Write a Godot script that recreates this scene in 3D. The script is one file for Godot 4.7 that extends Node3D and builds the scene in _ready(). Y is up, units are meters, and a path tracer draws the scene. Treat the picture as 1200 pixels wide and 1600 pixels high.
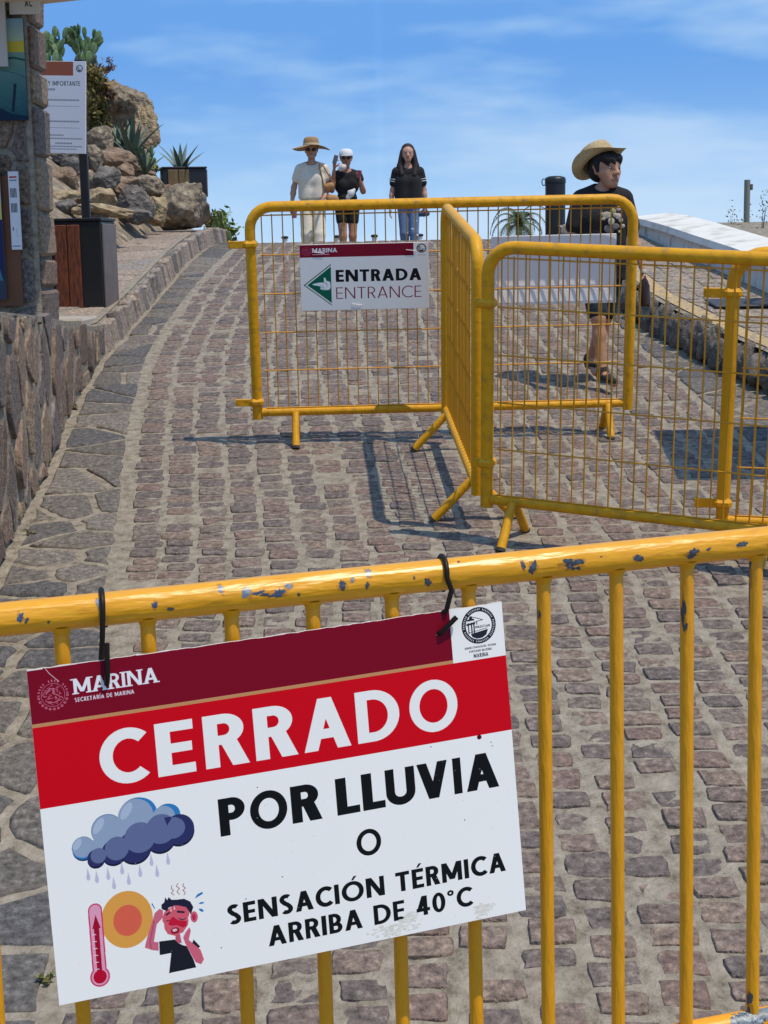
extends Node3D
# A brick-paved ramp up a hilltop, closed off with yellow crowd barriers, on a sunny day.

const FOCAL := 2400.0          # focal length in pixels of the 1200 x 1600 photograph
const EYE := 1.455             # camera height above the paving under the first barrier
var pitch := atan(400.0 / 2400.0)
var roll := deg_to_rad(1.0)
var rng := RandomNumberGenerator.new()
var used := {}
var M := {}

# ---------------------------------------------------------------- layout helpers
func interp(t: Array, d: float) -> float:
	if d <= t[0][0]: return t[0][1]
	for i in range(1, t.size()):
		if d <= t[i][0]:
			var k: float = (d - t[i - 1][0]) / (t[i][0] - t[i - 1][0])
			return lerpf(t[i - 1][1], t[i][1], k)
	return t[t.size() - 1][1]

func ramp_height(d: float) -> float:      # the ramp climbs at 13.7 %, rounds over a crest at 15 m and falls away
	if d < 11.8: return 0.137 * (d - 2.0)
	var e := d - 11.8
	var e1 := 0.237 / 0.0369
	if e < e1: return 0.137 * 9.8 + 0.137 * e - 0.01845 * e * e
	return 0.137 * 9.8 + 0.137 * e1 - 0.01845 * e1 * e1 - 0.1 * (e - e1)

func pixel_ray(px: float, py: float) -> Vector3:
	var a := (px - 600.0) / FOCAL
	var b := -(py - 800.0) / FOCAL
	var a2 := a * cos(roll) + b * sin(roll)
	var b2 := -a * sin(roll) + b * cos(roll)
	return Vector3(a2, b2 * cos(pitch) - sin(pitch), -(cos(pitch) + b2 * sin(pitch)))

func at(px: float, py: float, d: float) -> Vector3:
	var v := pixel_ray(px, py)
	return v * (d / -v.z) + Vector3(0, EYE, 0)

func on_ramp(px: float, py: float, lift := 0.0) -> Vector3:
	var v := pixel_ray(px, py)
	var t := 1.0
	while t < 40.0:
		if EYE + v.y * t <= ramp_height(-v.z * t) + lift: break
		t += 0.005
	return v * t + Vector3(0, EYE, 0)

const FLAG_EDGE := [[0.0, -0.5], [2.65, -0.6], [4.0, -0.73], [5.03, -0.88], [5.75, -0.96], [6.7, -1.08], [7.7, -1.19], [8.65, -1.28], [9.85, -1.3], [11.1, -1.3], [12.5, -1.25], [14.7, -1.25], [18.0, -1.3]]
const ROW_EDGE := [[0.0, -0.84], [3.4, -0.86], [5.03, -0.88], [5.75, -0.96], [6.7, -1.08], [7.7, -1.19], [8.65, -1.28], [9.85, -1.3], [11.1, -1.3], [12.5, -1.25], [14.7, -1.25], [18.0, -1.3]]
const ROAD_RIGHT := [[0.0, 1.8], [5.0, 1.65], [6.31, 1.57], [7.77, 1.5], [9.59, 1.41], [15.0, 1.33], [20.0, 1.33]]
const KERB_RIGHT := [[0.0, 3.2], [6.0, 2.12], [7.48, 1.88], [8.25, 1.71], [9.36, 1.55], [12.0, 1.47], [15.0, 1.42], [20.0, 1.42]]
const WALL_LEFT := [[0.0, -1.1], [4.4, -1.24], [5.39, -1.33], [6.31, -1.39], [7.31, -1.49], [8.67, -1.57], [9.44, -1.55], [12.75, -1.54], [20.0, -1.56]]

var swell := FastNoiseLite.new()
var crumb := FastNoiseLite.new()
var rail_dir := Vector3(cos(0.2757), 0.0252, -sin(0.2757)).normalized()
var rail_down := Vector3(0.0088, -1.0, 0.0231).normalized()
var rail_start := Vector3(-0.415, 1.0123, -1.9128) - rail_dir * 0.165

func road_y(x: float, d: float) -> float:
	return ramp_height(d) + 0.009 * swell.get_noise_2d(x * 60.0, d * 60.0)

# ---------------------------------------------------------------- mesh builder
class Build:
	var v := PackedVector3Array()
	var n := PackedVector3Array()
	var u := PackedVector2Array()
	var c := PackedColorArray()
	var i := PackedInt32Array()
	var tint := Color.WHITE
	func vert(p: Vector3, nn: Vector3, uv := Vector2.ZERO) -> int:
		v.append(p); n.append(nn); u.append(uv); c.append(tint)
		return v.size() - 1
	func tri(a: int, b: int, d: int) -> void:        # counter-clockwise seen from outside
		i.append(a); i.append(d); i.append(b)
	func quad(a: int, b: int, d: int, e: int) -> void:
		tri(a, b, d); tri(a, d, e)
	func face(pts: Array, uvs: Array = []) -> void:   # a flat convex face, counter-clockwise from outside
		var nn: Vector3 = (pts[1] - pts[0]).cross(pts[2] - pts[0]).normalized()
		var ids := []
		for k in pts.size(): ids.append(vert(pts[k], nn, uvs[k] if uvs.size() else Vector2.ZERO))
		for k in range(1, pts.size() - 1): tri(ids[0], ids[k], ids[k + 1])
	func out_face(pts: Array, centre: Vector3) -> void:
		var nn: Vector3 = (pts[1] - pts[0]).cross(pts[2] - pts[0])
		var mid := Vector3.ZERO
		for p in pts: mid += p
		if nn.dot(mid / pts.size() - centre) < 0.0:
			var q := pts.duplicate(); q.reverse(); face(q)
		else: face(pts)
	func mesh() -> ArrayMesh:
		var a := []
		a.resize(Mesh.ARRAY_MAX)
		a[Mesh.ARRAY_VERTEX] = v; a[Mesh.ARRAY_NORMAL] = n; a[Mesh.ARRAY_TEX_UV] = u; a[Mesh.ARRAY_COLOR] = c; a[Mesh.ARRAY_INDEX] = i
		var m := ArrayMesh.new()
		m.add_surface_from_arrays(Mesh.PRIMITIVE_TRIANGLES, a)
		return m
	func smooth() -> void:                            # normals from the faces round each vertex
		var acc := PackedVector3Array(); acc.resize(v.size())
		for k in range(0, i.size(), 3):
			var p := v[i[k]]; var fn := (v[i[k + 2]] - p).cross(v[i[k + 1]] - p)
			acc[i[k]] += fn; acc[i[k + 1]] += fn; acc[i[k + 2]] += fn
		for k in v.size(): n[k] = acc[k].normalized()

func box(b: Build, size: Vector3, xf := Transform3D.IDENTITY, bevel := 0.0) -> void:
	var h := size * 0.5
	var e := minf(bevel, minf(h.x, minf(h.y, h.z)) * 0.8)
	var ctr := xf.origin
	var f := func(sx: float, sy: float, sz: float, w: int) -> Vector3:
		return xf * Vector3(sx * (h.x - (0.0 if w == 0 else e)), sy * (h.y - (0.0 if w == 1 else e)), sz * (h.z - (0.0 if w == 2 else e)))
	for s in [-1.0, 1.0]:
		b.out_face([f.call(s, -1, -1, 0), f.call(s, 1, -1, 0), f.call(s, 1, 1, 0), f.call(s, -1, 1, 0)], ctr)
		b.out_face([f.call(-1, s, -1, 1), f.call(1, s, -1, 1), f.call(1, s, 1, 1), f.call(-1, s, 1, 1)], ctr)
		b.out_face([f.call(-1, -1, s, 2), f.call(1, -1, s, 2), f.call(1, 1, s, 2), f.call(-1, 1, s, 2)], ctr)
	if e <= 0.0: return
	for s in [-1.0, 1.0]:
		for t in [-1.0, 1.0]:
			b.out_face([f.call(s, t, -1, 0), f.call(s, t, 1, 0), f.call(s, t, 1, 1), f.call(s, t, -1, 1)], ctr)
			b.out_face([f.call(-1, s, t, 1), f.call(1, s, t, 1), f.call(1, s, t, 2), f.call(-1, s, t, 2)], ctr)
			b.out_face([f.call(s, -1, t, 0), f.call(s, 1, t, 0), f.call(s, 1, t, 2), f.call(s, -1, t, 2)], ctr)
			for w in [-1.0, 1.0]:
				b.out_face([f.call(s, t, w, 0), f.call(s, t, w, 1), f.call(s, t, w, 2)], ctr)

func tube(b: Build, pts: Array, radius, seg := 10, caps := true, u0 := 0.0) -> void:
	# radius: a number, or one number for each point. uv: x metres along, y turns round (0 = up, 0.25 = towards +z for a tube along x)
	var count := pts.size()
	var t0: Vector3 = (pts[1] - pts[0]).normalized()
	var up := Vector3.UP
	if absf(t0.dot(up)) > 0.95: up = Vector3.BACK
	var side := Vector3.ZERO
	var along := u0
	var rings := []
	for k in count:
		var t: Vector3
		if k == 0: t = t0
		elif k == count - 1: t = (pts[k] - pts[k - 1]).normalized()
		else: t = ((pts[k] - pts[k - 1]).normalized() + (pts[k + 1] - pts[k]).normalized()).normalized()
		up = (up - t * up.dot(t)).normalized()
		side = t.cross(up) * 1.0
		if k > 0: along += (pts[k] - pts[k - 1]).length()
		var r: float = radius[k] if radius is Array else radius
		var ring := []
		for s in seg + 1:
			var a := TAU * s / seg
			var dir := up * cos(a) + side * sin(a)
			ring.append(b.vert(pts[k] + dir * r, dir, Vector2(along, float(s) / seg)))
		rings.append(ring)
	for k in count - 1:
		for s in seg:
			b.quad(rings[k][s], rings[k][s + 1], rings[k + 1][s + 1], rings[k + 1][s])
	if caps:
		for e in [0, count - 1]:
			var t: Vector3 = (pts[1] - pts[0]).normalized() if e == 0 else (pts[count - 1] - pts[count - 2]).normalized()
			if e == 0: t = -t
			var mid := b.vert(pts[e], t)
			var ids := []
			for s in seg + 1: ids.append(b.vert(b.v[rings[e][s]], t))
			for s in seg:
				if e == 0: b.tri(mid, ids[s + 1], ids[s])
				else: b.tri(mid, ids[s], ids[s + 1])

func arc_points(centre: Vector3, a: Vector3, b: Vector3, from: float, to: float, steps: int) -> Array:
	var out := []
	for k in steps + 1:
		var t := lerpf(from, to, float(k) / steps)
		out.append(centre + a * cos(t) + b * sin(t))
	return out

func lathe(b: Build, prof: Array, seg := 20, xf := Transform3D.IDENTITY, wave = null) -> void:
	# prof: Vector2(radius, height) from the bottom outside up; wave(angle, index) moves points up and down
	var rings := []
	for k in prof.size():
		var ring := []
		for s in seg + 1:
			var a := TAU * s / seg
			var p := Vector3(sin(a) * prof[k].x, prof[k].y, cos(a) * prof[k].x)
			if wave != null: p = wave.call(p, a, k)
			ring.append(b.vert(xf * p, Vector3.UP, Vector2(float(s) / seg, float(k) / prof.size())))
		rings.append(ring)
	for k in prof.size() - 1:
		for s in seg: b.quad(rings[k][s], rings[k][s + 1], rings[k + 1][s + 1], rings[k + 1][s])
	b.smooth()
	for k in prof.size():                             # one normal across the seam
		var m := (b.n[rings[k][0]] + b.n[rings[k][seg]]).normalized()
		b.n[rings[k][0]] = m; b.n[rings[k][seg]] = m

func ball(b: Build, centre: Vector3, radii: Vector3, basis := Basis.IDENTITY, rings := 8, seg := 12) -> void:
	var ids := []
	for k in rings + 1:
		var row := []
		var t := PI * k / rings
		for s in seg + 1:
			var a := TAU * s / seg
			var dir := Vector3(sin(t) * sin(a), cos(t), sin(t) * cos(a))
			row.append(b.vert(centre + basis * (dir * radii), (basis * (dir / radii)).normalized(), Vector2(float(s) / seg, float(k) / rings)))
		ids.append(row)
	for k in rings:
		for s in seg: b.quad(ids[k][s], ids[k + 1][s], ids[k + 1][s + 1], ids[k][s + 1])

func rock_mesh(seed_value: int, radii: Vector3, detail := 24, rough := 0.3, layered := 0.0) -> ArrayMesh:
	# a boulder: a ball pushed in and out by facets, ridges and grain
	var cells := FastNoiseLite.new()
	cells.seed = seed_value; cells.noise_type = FastNoiseLite.TYPE_CELLULAR; cells.frequency = 0.9; cells.cellular_return_type = FastNoiseLite.RETURN_DISTANCE
	var fine := FastNoiseLite.new()
	fine.seed = seed_value + 7; fine.frequency = 1.5; fine.fractal_octaves = 5
	var gen := RandomNumberGenerator.new()
	gen.seed = seed_value
	var planes := []
	for k in 17: planes.append([Vector3(gen.randfn(), gen.randfn(), gen.randfn()).normalized(), gen.randf_range(0.68, 1.0)])
	var b := Build.new()
	var rows := detail
	var seg := detail * 2
	var ids := []
	for k in rows + 1:
		var row := []
		var t := PI * k / rows
		for s in seg:
			var a := TAU * s / seg
			var dir := Vector3(sin(t) * sin(a), cos(t), sin(t) * cos(a))
			var boxy := dir / pow(pow(absf(dir.x), 3.2) + pow(absf(dir.y), 3.2) + pow(absf(dir.z), 3.2), 1.0 / 3.2)
			var reach := 1.25
			for pl in planes:
				var dn: float = dir.dot(pl[0])
				if dn > 0.05: reach = minf(reach, pl[1] / dn)
			var q := (lerp(dir, boxy, 0.5) as Vector3).normalized() * lerpf(1.0, boxy.length(), 0.4) * clampf(reach, 0.55, 1.2)
			var e := 1.0 + rough * (0.55 * cells.get_noise_3dv(q * 1.3) + 0.5 * fine.get_noise_3dv(q * 1.1) + 0.22 * fine.get_noise_3dv(q * 6.0) + 0.13 * fine.get_noise_3dv(q * 15.0))
			if layered > 0.0: e += layered * (absf(fposmod(q.y * 5.0 + 2.0 * fine.get_noise_3dv(q * 0.7), 1.0) - 0.5) - 0.25)
			row.append(b.vert(q * e * radii, dir))
		ids.append(row)
	for k in rows:
		for s in seg:
			var s2 := (s + 1) % seg
			b.quad(ids[k][s], ids[k + 1][s], ids[k + 1][s2], ids[k][s2])
	b.smooth()
	return b.mesh()

func slab(poly: PackedVector2Array, place: Callable, top: float, bottom: float, bevel: float, drop := -1.0) -> ArrayMesh:
	# a flat stone: a convex outline (in the plane's own two coordinates) given depth, with worn edges; place(p, h) -> Vector3
	var ctr := Vector2.ZERO
	for p in poly: ctr += p
	ctr /= poly.size()
	var b := Build.new()
	var count := poly.size()
	var r0 := []
	var r1 := []
	var r2 := []
	for p in poly:
		var w: Vector2 = ctr - p
		var inset: Vector2 = w.normalized() * minf(bevel, w.length() * 0.5)
		r0.append(b.vert(place.call(p, bottom), Vector3.UP))
		r1.append(b.vert(place.call(p, top - (bevel * 0.6 if drop < 0.0 else drop)), Vector3.UP))
		r2.append(b.vert(place.call(p + inset, top), Vector3.UP))
	var mid := b.vert(place.call(ctr, top + (bevel * 0.1 if drop < 0.0 else 0.001)), Vector3.UP)
	# which way round the outline runs, seen from the outside
	var e1: Vector3 = b.v[r2[1]] - b.v[mid]
	var e0: Vector3 = b.v[r2[0]] - b.v[mid]
	var outward: Vector3 = b.v[mid] - place.call(ctr, bottom)
	var ccw := e0.cross(e1).dot(outward) > 0.0
	for k in count:
		var j := (k + 1) % count
		if ccw:
			b.quad(r0[k], r0[j], r1[j], r1[k]); b.quad(r1[k], r1[j], r2[j], r2[k]); b.tri(mid, r2[k], r2[j])
		else:
			b.quad(r0[j], r0[k], r1[k], r1[j]); b.quad(r1[j], r1[k], r2[k], r2[j]); b.tri(mid, r2[j], r2[k])
	b.smooth()
	for k in r2: b.n[k] = b.n[mid]                      # a flat face inside a worn edge
	return b.mesh()

func centred(m: ArrayMesh) -> Array:                  # [mesh about its own middle, the middle]
	var mid := m.get_aabb().get_center()
	var a := m.surface_get_arrays(0)
	var v: PackedVector3Array = a[Mesh.ARRAY_VERTEX]
	for k in v.size(): v[k] -= mid
	a[Mesh.ARRAY_VERTEX] = v
	var out := ArrayMesh.new()
	out.add_surface_from_arrays(Mesh.PRIMITIVE_TRIANGLES, a)
	return [out, mid]

func voronoi(seeds: Array, reach: float) -> Array:    # one convex cell for each seed
	var out := []
	for k in seeds.size():
		var s: Vector2 = seeds[k]
		var poly := [s + Vector2(-reach, -reach), s + Vector2(reach, -reach), s + Vector2(reach, reach), s + Vector2(-reach, reach)]
		for j in seeds.size():
			if j == k: continue
			var o: Vector2 = seeds[j]
			if o.distance_to(s) > reach * 2.8: continue
			poly = cut(poly, (s + o) * 0.5, (o - s).normalized())
		out.append(poly)
	return out

func cut(poly: Array, p: Vector2, nn: Vector2) -> Array:   # keep the side that nn points away from
	var out := []
	for k in poly.size():
		var a: Vector2 = poly[k]
		var b: Vector2 = poly[(k + 1) % poly.size()]
		var da := (a - p).dot(nn)
		var db := (b - p).dot(nn)
		if da <= 0.0: out.append(a)
		if (da < 0.0 and db > 0.0) or (da > 0.0 and db < 0.0): out.append(a.lerp(b, da / (da - db)))
	return out

func worn(poly: Array, gap: float, jitter: float) -> PackedVector2Array:  # joint round a stone and an uneven outline
	var p := PackedVector2Array(poly)
	var inset := Geometry2D.offset_polygon(p, -gap, Geometry2D.JOIN_MITER)
	if inset.is_empty(): return PackedVector2Array()
	p = inset[0]
	var out := PackedVector2Array()
	var ctr := Vector2.ZERO
	for q in p: ctr += q
	ctr /= p.size()
	for k in p.size():
		var a := p[k]
		var b := p[(k + 1) % p.size()]
		if a.distance_to(b) < 0.012: continue
		out.append(a.lerp(ctr, 0.03 + 0.05 * rng.randf()))
		if a.distance_to(b) > jitter * 3.0:
			var m := a.lerp(b, 0.35 + 0.3 * rng.randf())
			out.append(m + (m - ctr).normalized() * rng.randf_range(-jitter, jitter * 0.4))
	return out if out.size() >= 3 else PackedVector2Array()

# ---------------------------------------------------------------- naming
func numbered(called: String) -> String:
	if not used.has(called):
		used[called] = 0
		return called
	used[called] += 1
	return "%s_%03d" % [called, used[called]]

func thing(called: String, label: String, category: String, where := Transform3D.IDENTITY, group := "") -> Node3D:
	var o := Node3D.new()
	o.name = numbered(called)
	add_child(o)
	o.transform = where
	tag(o, label, category, group)
	return o

func tag(o: Node, label: String, category: String, group := "") -> void:
	o.set_meta("label", label)
	o.set_meta("category", category)
	if group != "": o.set_meta("group", group)

func part(parent: Node, called: String, mesh: Mesh, material: Material, where := Transform3D.IDENTITY) -> MeshInstance3D:
	var o := MeshInstance3D.new()
	o.name = called
	o.mesh = mesh
	o.material_override = material
	o.transform = where
	parent.add_child(o, true)
	return o

func solo(called: String, label: String, category: String, mesh: Mesh, material: Material, where := Transform3D.IDENTITY, group := "") -> MeshInstance3D:
	var o := part(self, numbered(called), mesh, material, where)
	tag(o, label, category, group)
	return o

func structure(called: String, label: String) -> Node3D:
	var o := Node3D.new()
	o.name = numbered(called)
	add_child(o)
	o.set_meta("kind", "structure"); o.set_meta("label", label); o.set_meta("category", called.replace("_", " "))
	return o

# ---------------------------------------------------------------- materials
func noise_texture(seed_value: int, freq: float, ramp: Array, octaves := 5, size := 512, gain := 0.5) -> NoiseTexture2D:
	var nz := FastNoiseLite.new()
	nz.seed = seed_value; nz.frequency = freq; nz.fractal_octaves = octaves; nz.fractal_gain = gain
	var t := NoiseTexture2D.new()
	t.width = size; t.height = size; t.seamless = true; t.noise = nz
	if ramp.size():
		var g := Gradient.new()
		var offs := PackedFloat32Array()
		var cols := PackedColorArray()
		for r in ramp: offs.append(r[0]); cols.append(r[1])
		g.offsets = offs; g.colors = cols
		t.color_ramp = g
	return t

func plain(c: Color, rough := 0.8, metal := 0.0) -> StandardMaterial3D:
	var m := StandardMaterial3D.new()
	m.albedo_color = c; m.roughness = rough; m.metallic = metal
	return m

func textured(tex: Texture2D, scale: float, rough: float, relief: Texture2D = null, relief_cm := 0.3, tint := Color.WHITE, world := true) -> StandardMaterial3D:
	var m := StandardMaterial3D.new()
	m.albedo_texture = tex; m.albedo_color = tint; m.roughness = rough
	m.uv1_triplanar = true; m.uv1_world_triplanar = world
	m.uv1_scale = Vector3.ONE * scale
	if relief:
		m.heightmap_enabled = true; m.heightmap_texture = relief; m.heightmap_scale = relief_cm
	return m

func rgb(r: int, g: int, b: int) -> Color:
	return Color8(r, g, b)

# ---------------------------------------------------------------- printing: flat colours filled into an image, in millimetres
class Canvas:
	var img: Image
	var k: float
	func _init(w_mm: float, h_mm: float, pixels_per_mm: float, ground: Color) -> void:
		k = pixels_per_mm
		img = Image.create(int(w_mm * k), int(h_mm * k), false, Image.FORMAT_RGB8)
		img.fill(ground)
	func fill(polys: Array, col: Color) -> void:        # even-odd fill of one or more outlines
		var lo := 1e9
		var hi := -1e9
		for poly in polys:
			for p in poly: lo = minf(lo, p.y * k); hi = maxf(hi, p.y * k)
		for y in range(maxi(0, int(floor(lo))), mini(img.get_height() - 1, int(ceil(hi))) + 1):
			var yy := (y + 0.5) / k
			var xs := []
			for poly in polys:
				var n: int = poly.size()
				for j in n:
					var a: Vector2 = poly[j]
					var b: Vector2 = poly[(j + 1) % n]
					if (a.y <= yy) != (b.y <= yy): xs.append(a.x + (yy - a.y) / (b.y - a.y) * (b.x - a.x))
			xs.sort()
			for j in range(0, xs.size() - 1, 2):
				var x0 := int(round(xs[j] * k))
				var x1 := int(round(xs[j + 1] * k))
				if x1 > x0: img.fill_rect(Rect2i(x0, y, x1 - x0, 1), col)
	func rect(x: float, y: float, w: float, h: float, col: Color) -> void:
		img.fill_rect(Rect2i(int(round(x * k)), int(round(y * k)), int(round(w * k)), int(round(h * k))), col)
	func oval(c: Vector2, rx: float, ry: float) -> Array:
		var out := []
		for j in 48: out.append(c + Vector2(cos(TAU * j / 48) * rx, sin(TAU * j / 48) * ry))
		return out
	func disc(c: Vector2, rx: float, ry: float, col: Color) -> void:
		fill([oval(c, rx, ry)], col)
	func ring(c: Vector2, rx: float, ry: float, w: float, col: Color) -> void:
		fill([oval(c, rx, ry), oval(c, rx - w, ry - w)], col)
	func line(pts: Array, w: float, col: Color, round_ends := false) -> void:
		for poly in Geometry2D.offset_polyline(PackedVector2Array(pts), w * 0.5, Geometry2D.JOIN_ROUND if round_ends else Geometry2D.JOIN_MITER, Geometry2D.END_ROUND if round_ends else Geometry2D.END_BUTT):
			fill([poly], col)
	func drop(c: Vector2, w: float, h: float, col: Color) -> void:
		fill([[c + Vector2(0, -h * 0.5), c + Vector2(w * 0.3, 0), c + Vector2(w * 0.5, h * 0.25), c + Vector2(w * 0.3, h * 0.46), c + Vector2(0, h * 0.5), c + Vector2(-w * 0.3, h * 0.46), c + Vector2(-w * 0.5, h * 0.25), c + Vector2(-w * 0.3, 0)]], col)
	# ---- letters: cap height 1, y up, weight t; returns [width, list of even-odd outline groups]
	func stroke_group(pts: Array, w: float) -> Array:
		var out := []
		for poly in Geometry2D.offset_polyline(PackedVector2Array(pts), w * 0.5, Geometry2D.JOIN_MITER, Geometry2D.END_BUTT): out.append([poly])
		return out
	func bar(x0: float, y0: float, x1: float, y1: float) -> Array:
		return [[Vector2(x0, y0), Vector2(x1, y0), Vector2(x1, y1), Vector2(x0, y1)]]
	func slant(xb: float, yb: float, xt: float, yt: float, w: float) -> Array:   # flat-ended diagonal from bottom to top
		return [[Vector2(xb, yb), Vector2(xb + w, yb), Vector2(xt + w, yt), Vector2(xt, yt)]]
	func arc(c: Vector2, rx: float, ry: float, from: float, to: float) -> Array:
		var out := []
		for j in 33:
			var a := deg_to_rad(lerpf(from, to, j / 32.0))
			out.append(c + Vector2(cos(a) * rx, sin(a) * ry))
		return out
	func bowl(x1: float, y0: float, y1: float, t: float) -> Array:              # the closed bowl of B, D, P, R
		var r := minf((y1 - y0) * 0.5, x1 * 0.62)
		var outer := [Vector2(0, y0), Vector2(x1 - r, y0)] + arc(Vector2(x1 - r, (y0 + y1) * 0.5), r, (y1 - y0) * 0.5, -90, 90) + [Vector2(0, y1)]
		var ti := t * 0.88
		var r2 := maxf(r - t, 0.02)
		var inner := [Vector2(t, y0 + ti), Vector2(x1 - r, y0 + ti)] + arc(Vector2(x1 - r, (y0 + y1) * 0.5), r2, (y1 - y0) * 0.5 - ti, -90, 90) + [Vector2(t, y1 - ti)]
		return [outer, inner]
	func glyph(ch: String, t: float, serif := false) -> Array:
		var g := []
		var w := 0.6
		var h := t * 0.9
		var feet := []        # where serifs go: [x, y]
		match ch:
			"A":
				w = 0.62 + t * 0.75
				g = [slant(0, 0, w * 0.5 - t * 0.56, 1, t * 1.1), slant(w - t * 1.1, 0, w * 0.5 - t * 0.54, 1, t * 1.1), bar(w * 0.24, 0.22, w * 0.76, 0.22 + h)]
				feet = [[t * 0.5, 0], [w - t * 0.5, 0]]
			"B":
				w = 0.5 + t * 0.4
				g = [bowl(w, 0, 0.54, t), bowl(w * 0.93, 0.54 - h, 1, t)]
			"C":
				w = 0.72
				g = stroke_group(arc(Vector2(0.45, 0.5), 0.45 - t * 0.5, 0.5 - h * 0.5 + 0.01, 47, 313), t)
			"D":
				w = 0.66 + t * 0.5
				g = [bowl(w, 0, 1, t)]
			"E":
				w = 0.42 + t * 0.5
				g = [bar(0, 0, t, 1), bar(0, 0, w, h), bar(0, 0.5 - h * 0.45, w * 0.94, 0.5 + h * 0.5), bar(0, 1 - h, w, 1)]
			"I":
				w = t
				g = [bar(0, 0, t, 1)]
				feet = [[t * 0.5, 0], [t * 0.5, 1]]
			"L":
				w = 0.38 + t * 0.5
				g = [bar(0, 0, t, 1), bar(0, 0, w, h)]
			"M":
				w = 0.72 + t
				g = [bar(0, 0, t, 1), bar(w - t, 0, w, 1), slant(w * 0.5 - t * 0.55, 0.12, 0, 1, t * 1.15), slant(w * 0.5 - t * 0.6, 0.12, w - t * 1.15, 1, t * 1.15)]
				feet = [[t * 0.5, 0], [w - t * 0.5, 0], [t * 0.2, 1], [w - t * 0.2, 1]]
			"N":
				w = 0.6 + t
				g = [bar(0, 0, t, 1), bar(w - t, 0, w, 1), slant(w - t * 1.2, 0, 0, 1, t * 1.2)]
				feet = [[t * 0.5, 0], [t * 0.2, 1], [w - t * 0.5, 1]]
			"O", "0":
				w = 0.98 if ch == "O" else 0.6
				g = [[oval(Vector2(w * 0.5, 0.5), w * 0.5, 0.515), oval(Vector2(w * 0.5, 0.5), w * 0.5 - t, 0.515 - h)]]
			"P":
				w = 0.46 + t * 0.6
				g = [bar(0, 0, t, 1), bowl(w, 0.4, 1, t)]
			"R":
				w = 0.46 + t * 0.75
				g = [bar(0, 0, t, 1), bowl(w * 0.95, 0.42, 1, t), slant(w - t * 1.1, 0, w * 0.36, 0.5, t * 1.2)]
				feet = [[t * 0.5, 0], [w - t * 0.3, 0], [0.02, 1]]
			"S":
				w = 0.5 + t * 0.3
				var a := w - t * 0.5
				g = stroke_group(arc(Vector2(w * 0.5, 0.745), w * 0.5 - t * 0.5, 0.255 - h * 0.5, 42, 215) + [Vector2(w * 0.42, 0.535), Vector2(w * 0.6, 0.47)] + arc(Vector2(w * 0.5, 0.26), a - w * 0.5, 0.26 - h * 0.5, 40, -140), t * 0.96)
			"T":
				w = 0.54 + t * 0.4
				g = [bar(0, 1 - h, w, 1), bar(w * 0.5 - t * 0.5, 0, w * 0.5 + t * 0.5, 1)]
			"U":
				w = 0.6 + t * 0.6
				g = stroke_group([Vector2(t * 0.5, 1), Vector2(t * 0.5, 0.35)] + arc(Vector2(w * 0.5, 0.35), w * 0.5 - t * 0.5, 0.35 - h * 0.5, 180, 360) + [Vector2(w - t * 0.5, 1)], t)
			"V":
				w = 0.6 + t * 0.75
				g = [slant(w * 0.5 - t * 0.56, 0, 0, 1, t * 1.1), slant(w * 0.5 - t * 0.54, 0, w - t * 1.1, 1, t * 1.1)]
			"Y":
				w = 0.56 + t * 0.6
				g = [slant(w * 0.5 - t * 0.5, 0.42, 0, 1, t * 1.1), slant(w * 0.5 - t * 0.5, 0.42, w - t * 1.1, 1, t * 1.1), bar(w * 0.5 - t * 0.5, 0, w * 0.5 + t * 0.5, 0.5)]
			"Z":
				w = 0.56
				g = [bar(0, 0, w, h), bar(0, 1 - h, w, 1), slant(0, 0, w - t * 1.3, 1, t * 1.3)]
			"4":
				w = 0.62
				g = [bar(w * 0.66 - t * 0.5, 0, w * 0.66 + t * 0.5, 1), bar(0, 0.2, w, 0.2 + h), slant(0, 0.22, w * 0.66 - t * 0.7, 1, t * 1.1)]
			"*":            # degree ring
				w = 0.3
				g = [[oval(Vector2(0.15, 0.86), 0.15, 0.15), oval(Vector2(0.15, 0.86), 0.15 - t * 0.5, 0.15 - t * 0.5)]]
			" ": w = 0.3
			_:
				w = 0.3
		if serif:
			for f in feet: g.append(bar(f[0] - t * 1.05, 0.0 if f[1] == 0 else 0.93, f[0] + t * 1.05, 0.07 if f[1] == 0 else 1.0))
		return [w, g]
	func text(s: String, x: float, base: float, cap: float, width: float, t: float, col: Color, serif := false, lean := 0.0) -> void:
		# set so that it fills the given width; an accent follows its letter as '
		var total := 0.0
		var gaps := 0
		for ch in s:
			if ch == "'": continue
			total += glyph(ch, t)[0] * cap
			gaps += 1
		var squeeze := clampf((width - 0.13 * cap * (gaps - 1)) / total, 0.7, 1.22)
		var gap := (width - total * squeeze) / maxf(1, gaps - 1)
		if gaps == 1: squeeze = width / total
		var pen := x
		var last := 0.0
		for ch in s:
			if ch == "'":
				var m := pen - gap - last * 0.5
				fill([[Vector2(m - 0.04 * cap, base - 1.06 * cap), Vector2(m + 0.1 * cap, base - 1.26 * cap), Vector2(m + 0.26 * cap, base - 1.26 * cap), Vector2(m + 0.07 * cap, base - 1.06 * cap)]], col)
				continue
			var gl := glyph(ch, t, serif)
			for grp in gl[1]:
				var moved := []
				for poly in grp:
					var q := []
					for p in poly: q.append(Vector2(pen + (p.x + p.y * lean) * cap * squeeze, base - p.y * cap))
					moved.append(q)
				fill(moved, col)
			last = gl[0] * cap * squeeze
			pen += last + gap
	func texture() -> ImageTexture:
		img.generate_mipmaps()
		return ImageTexture.create_from_image(img)

func pts(flat: Array) -> Array:
	var out := []
	for j in range(0, flat.size(), 2): out.append(Vector2(flat[j], flat[j + 1]))
	return out

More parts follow.
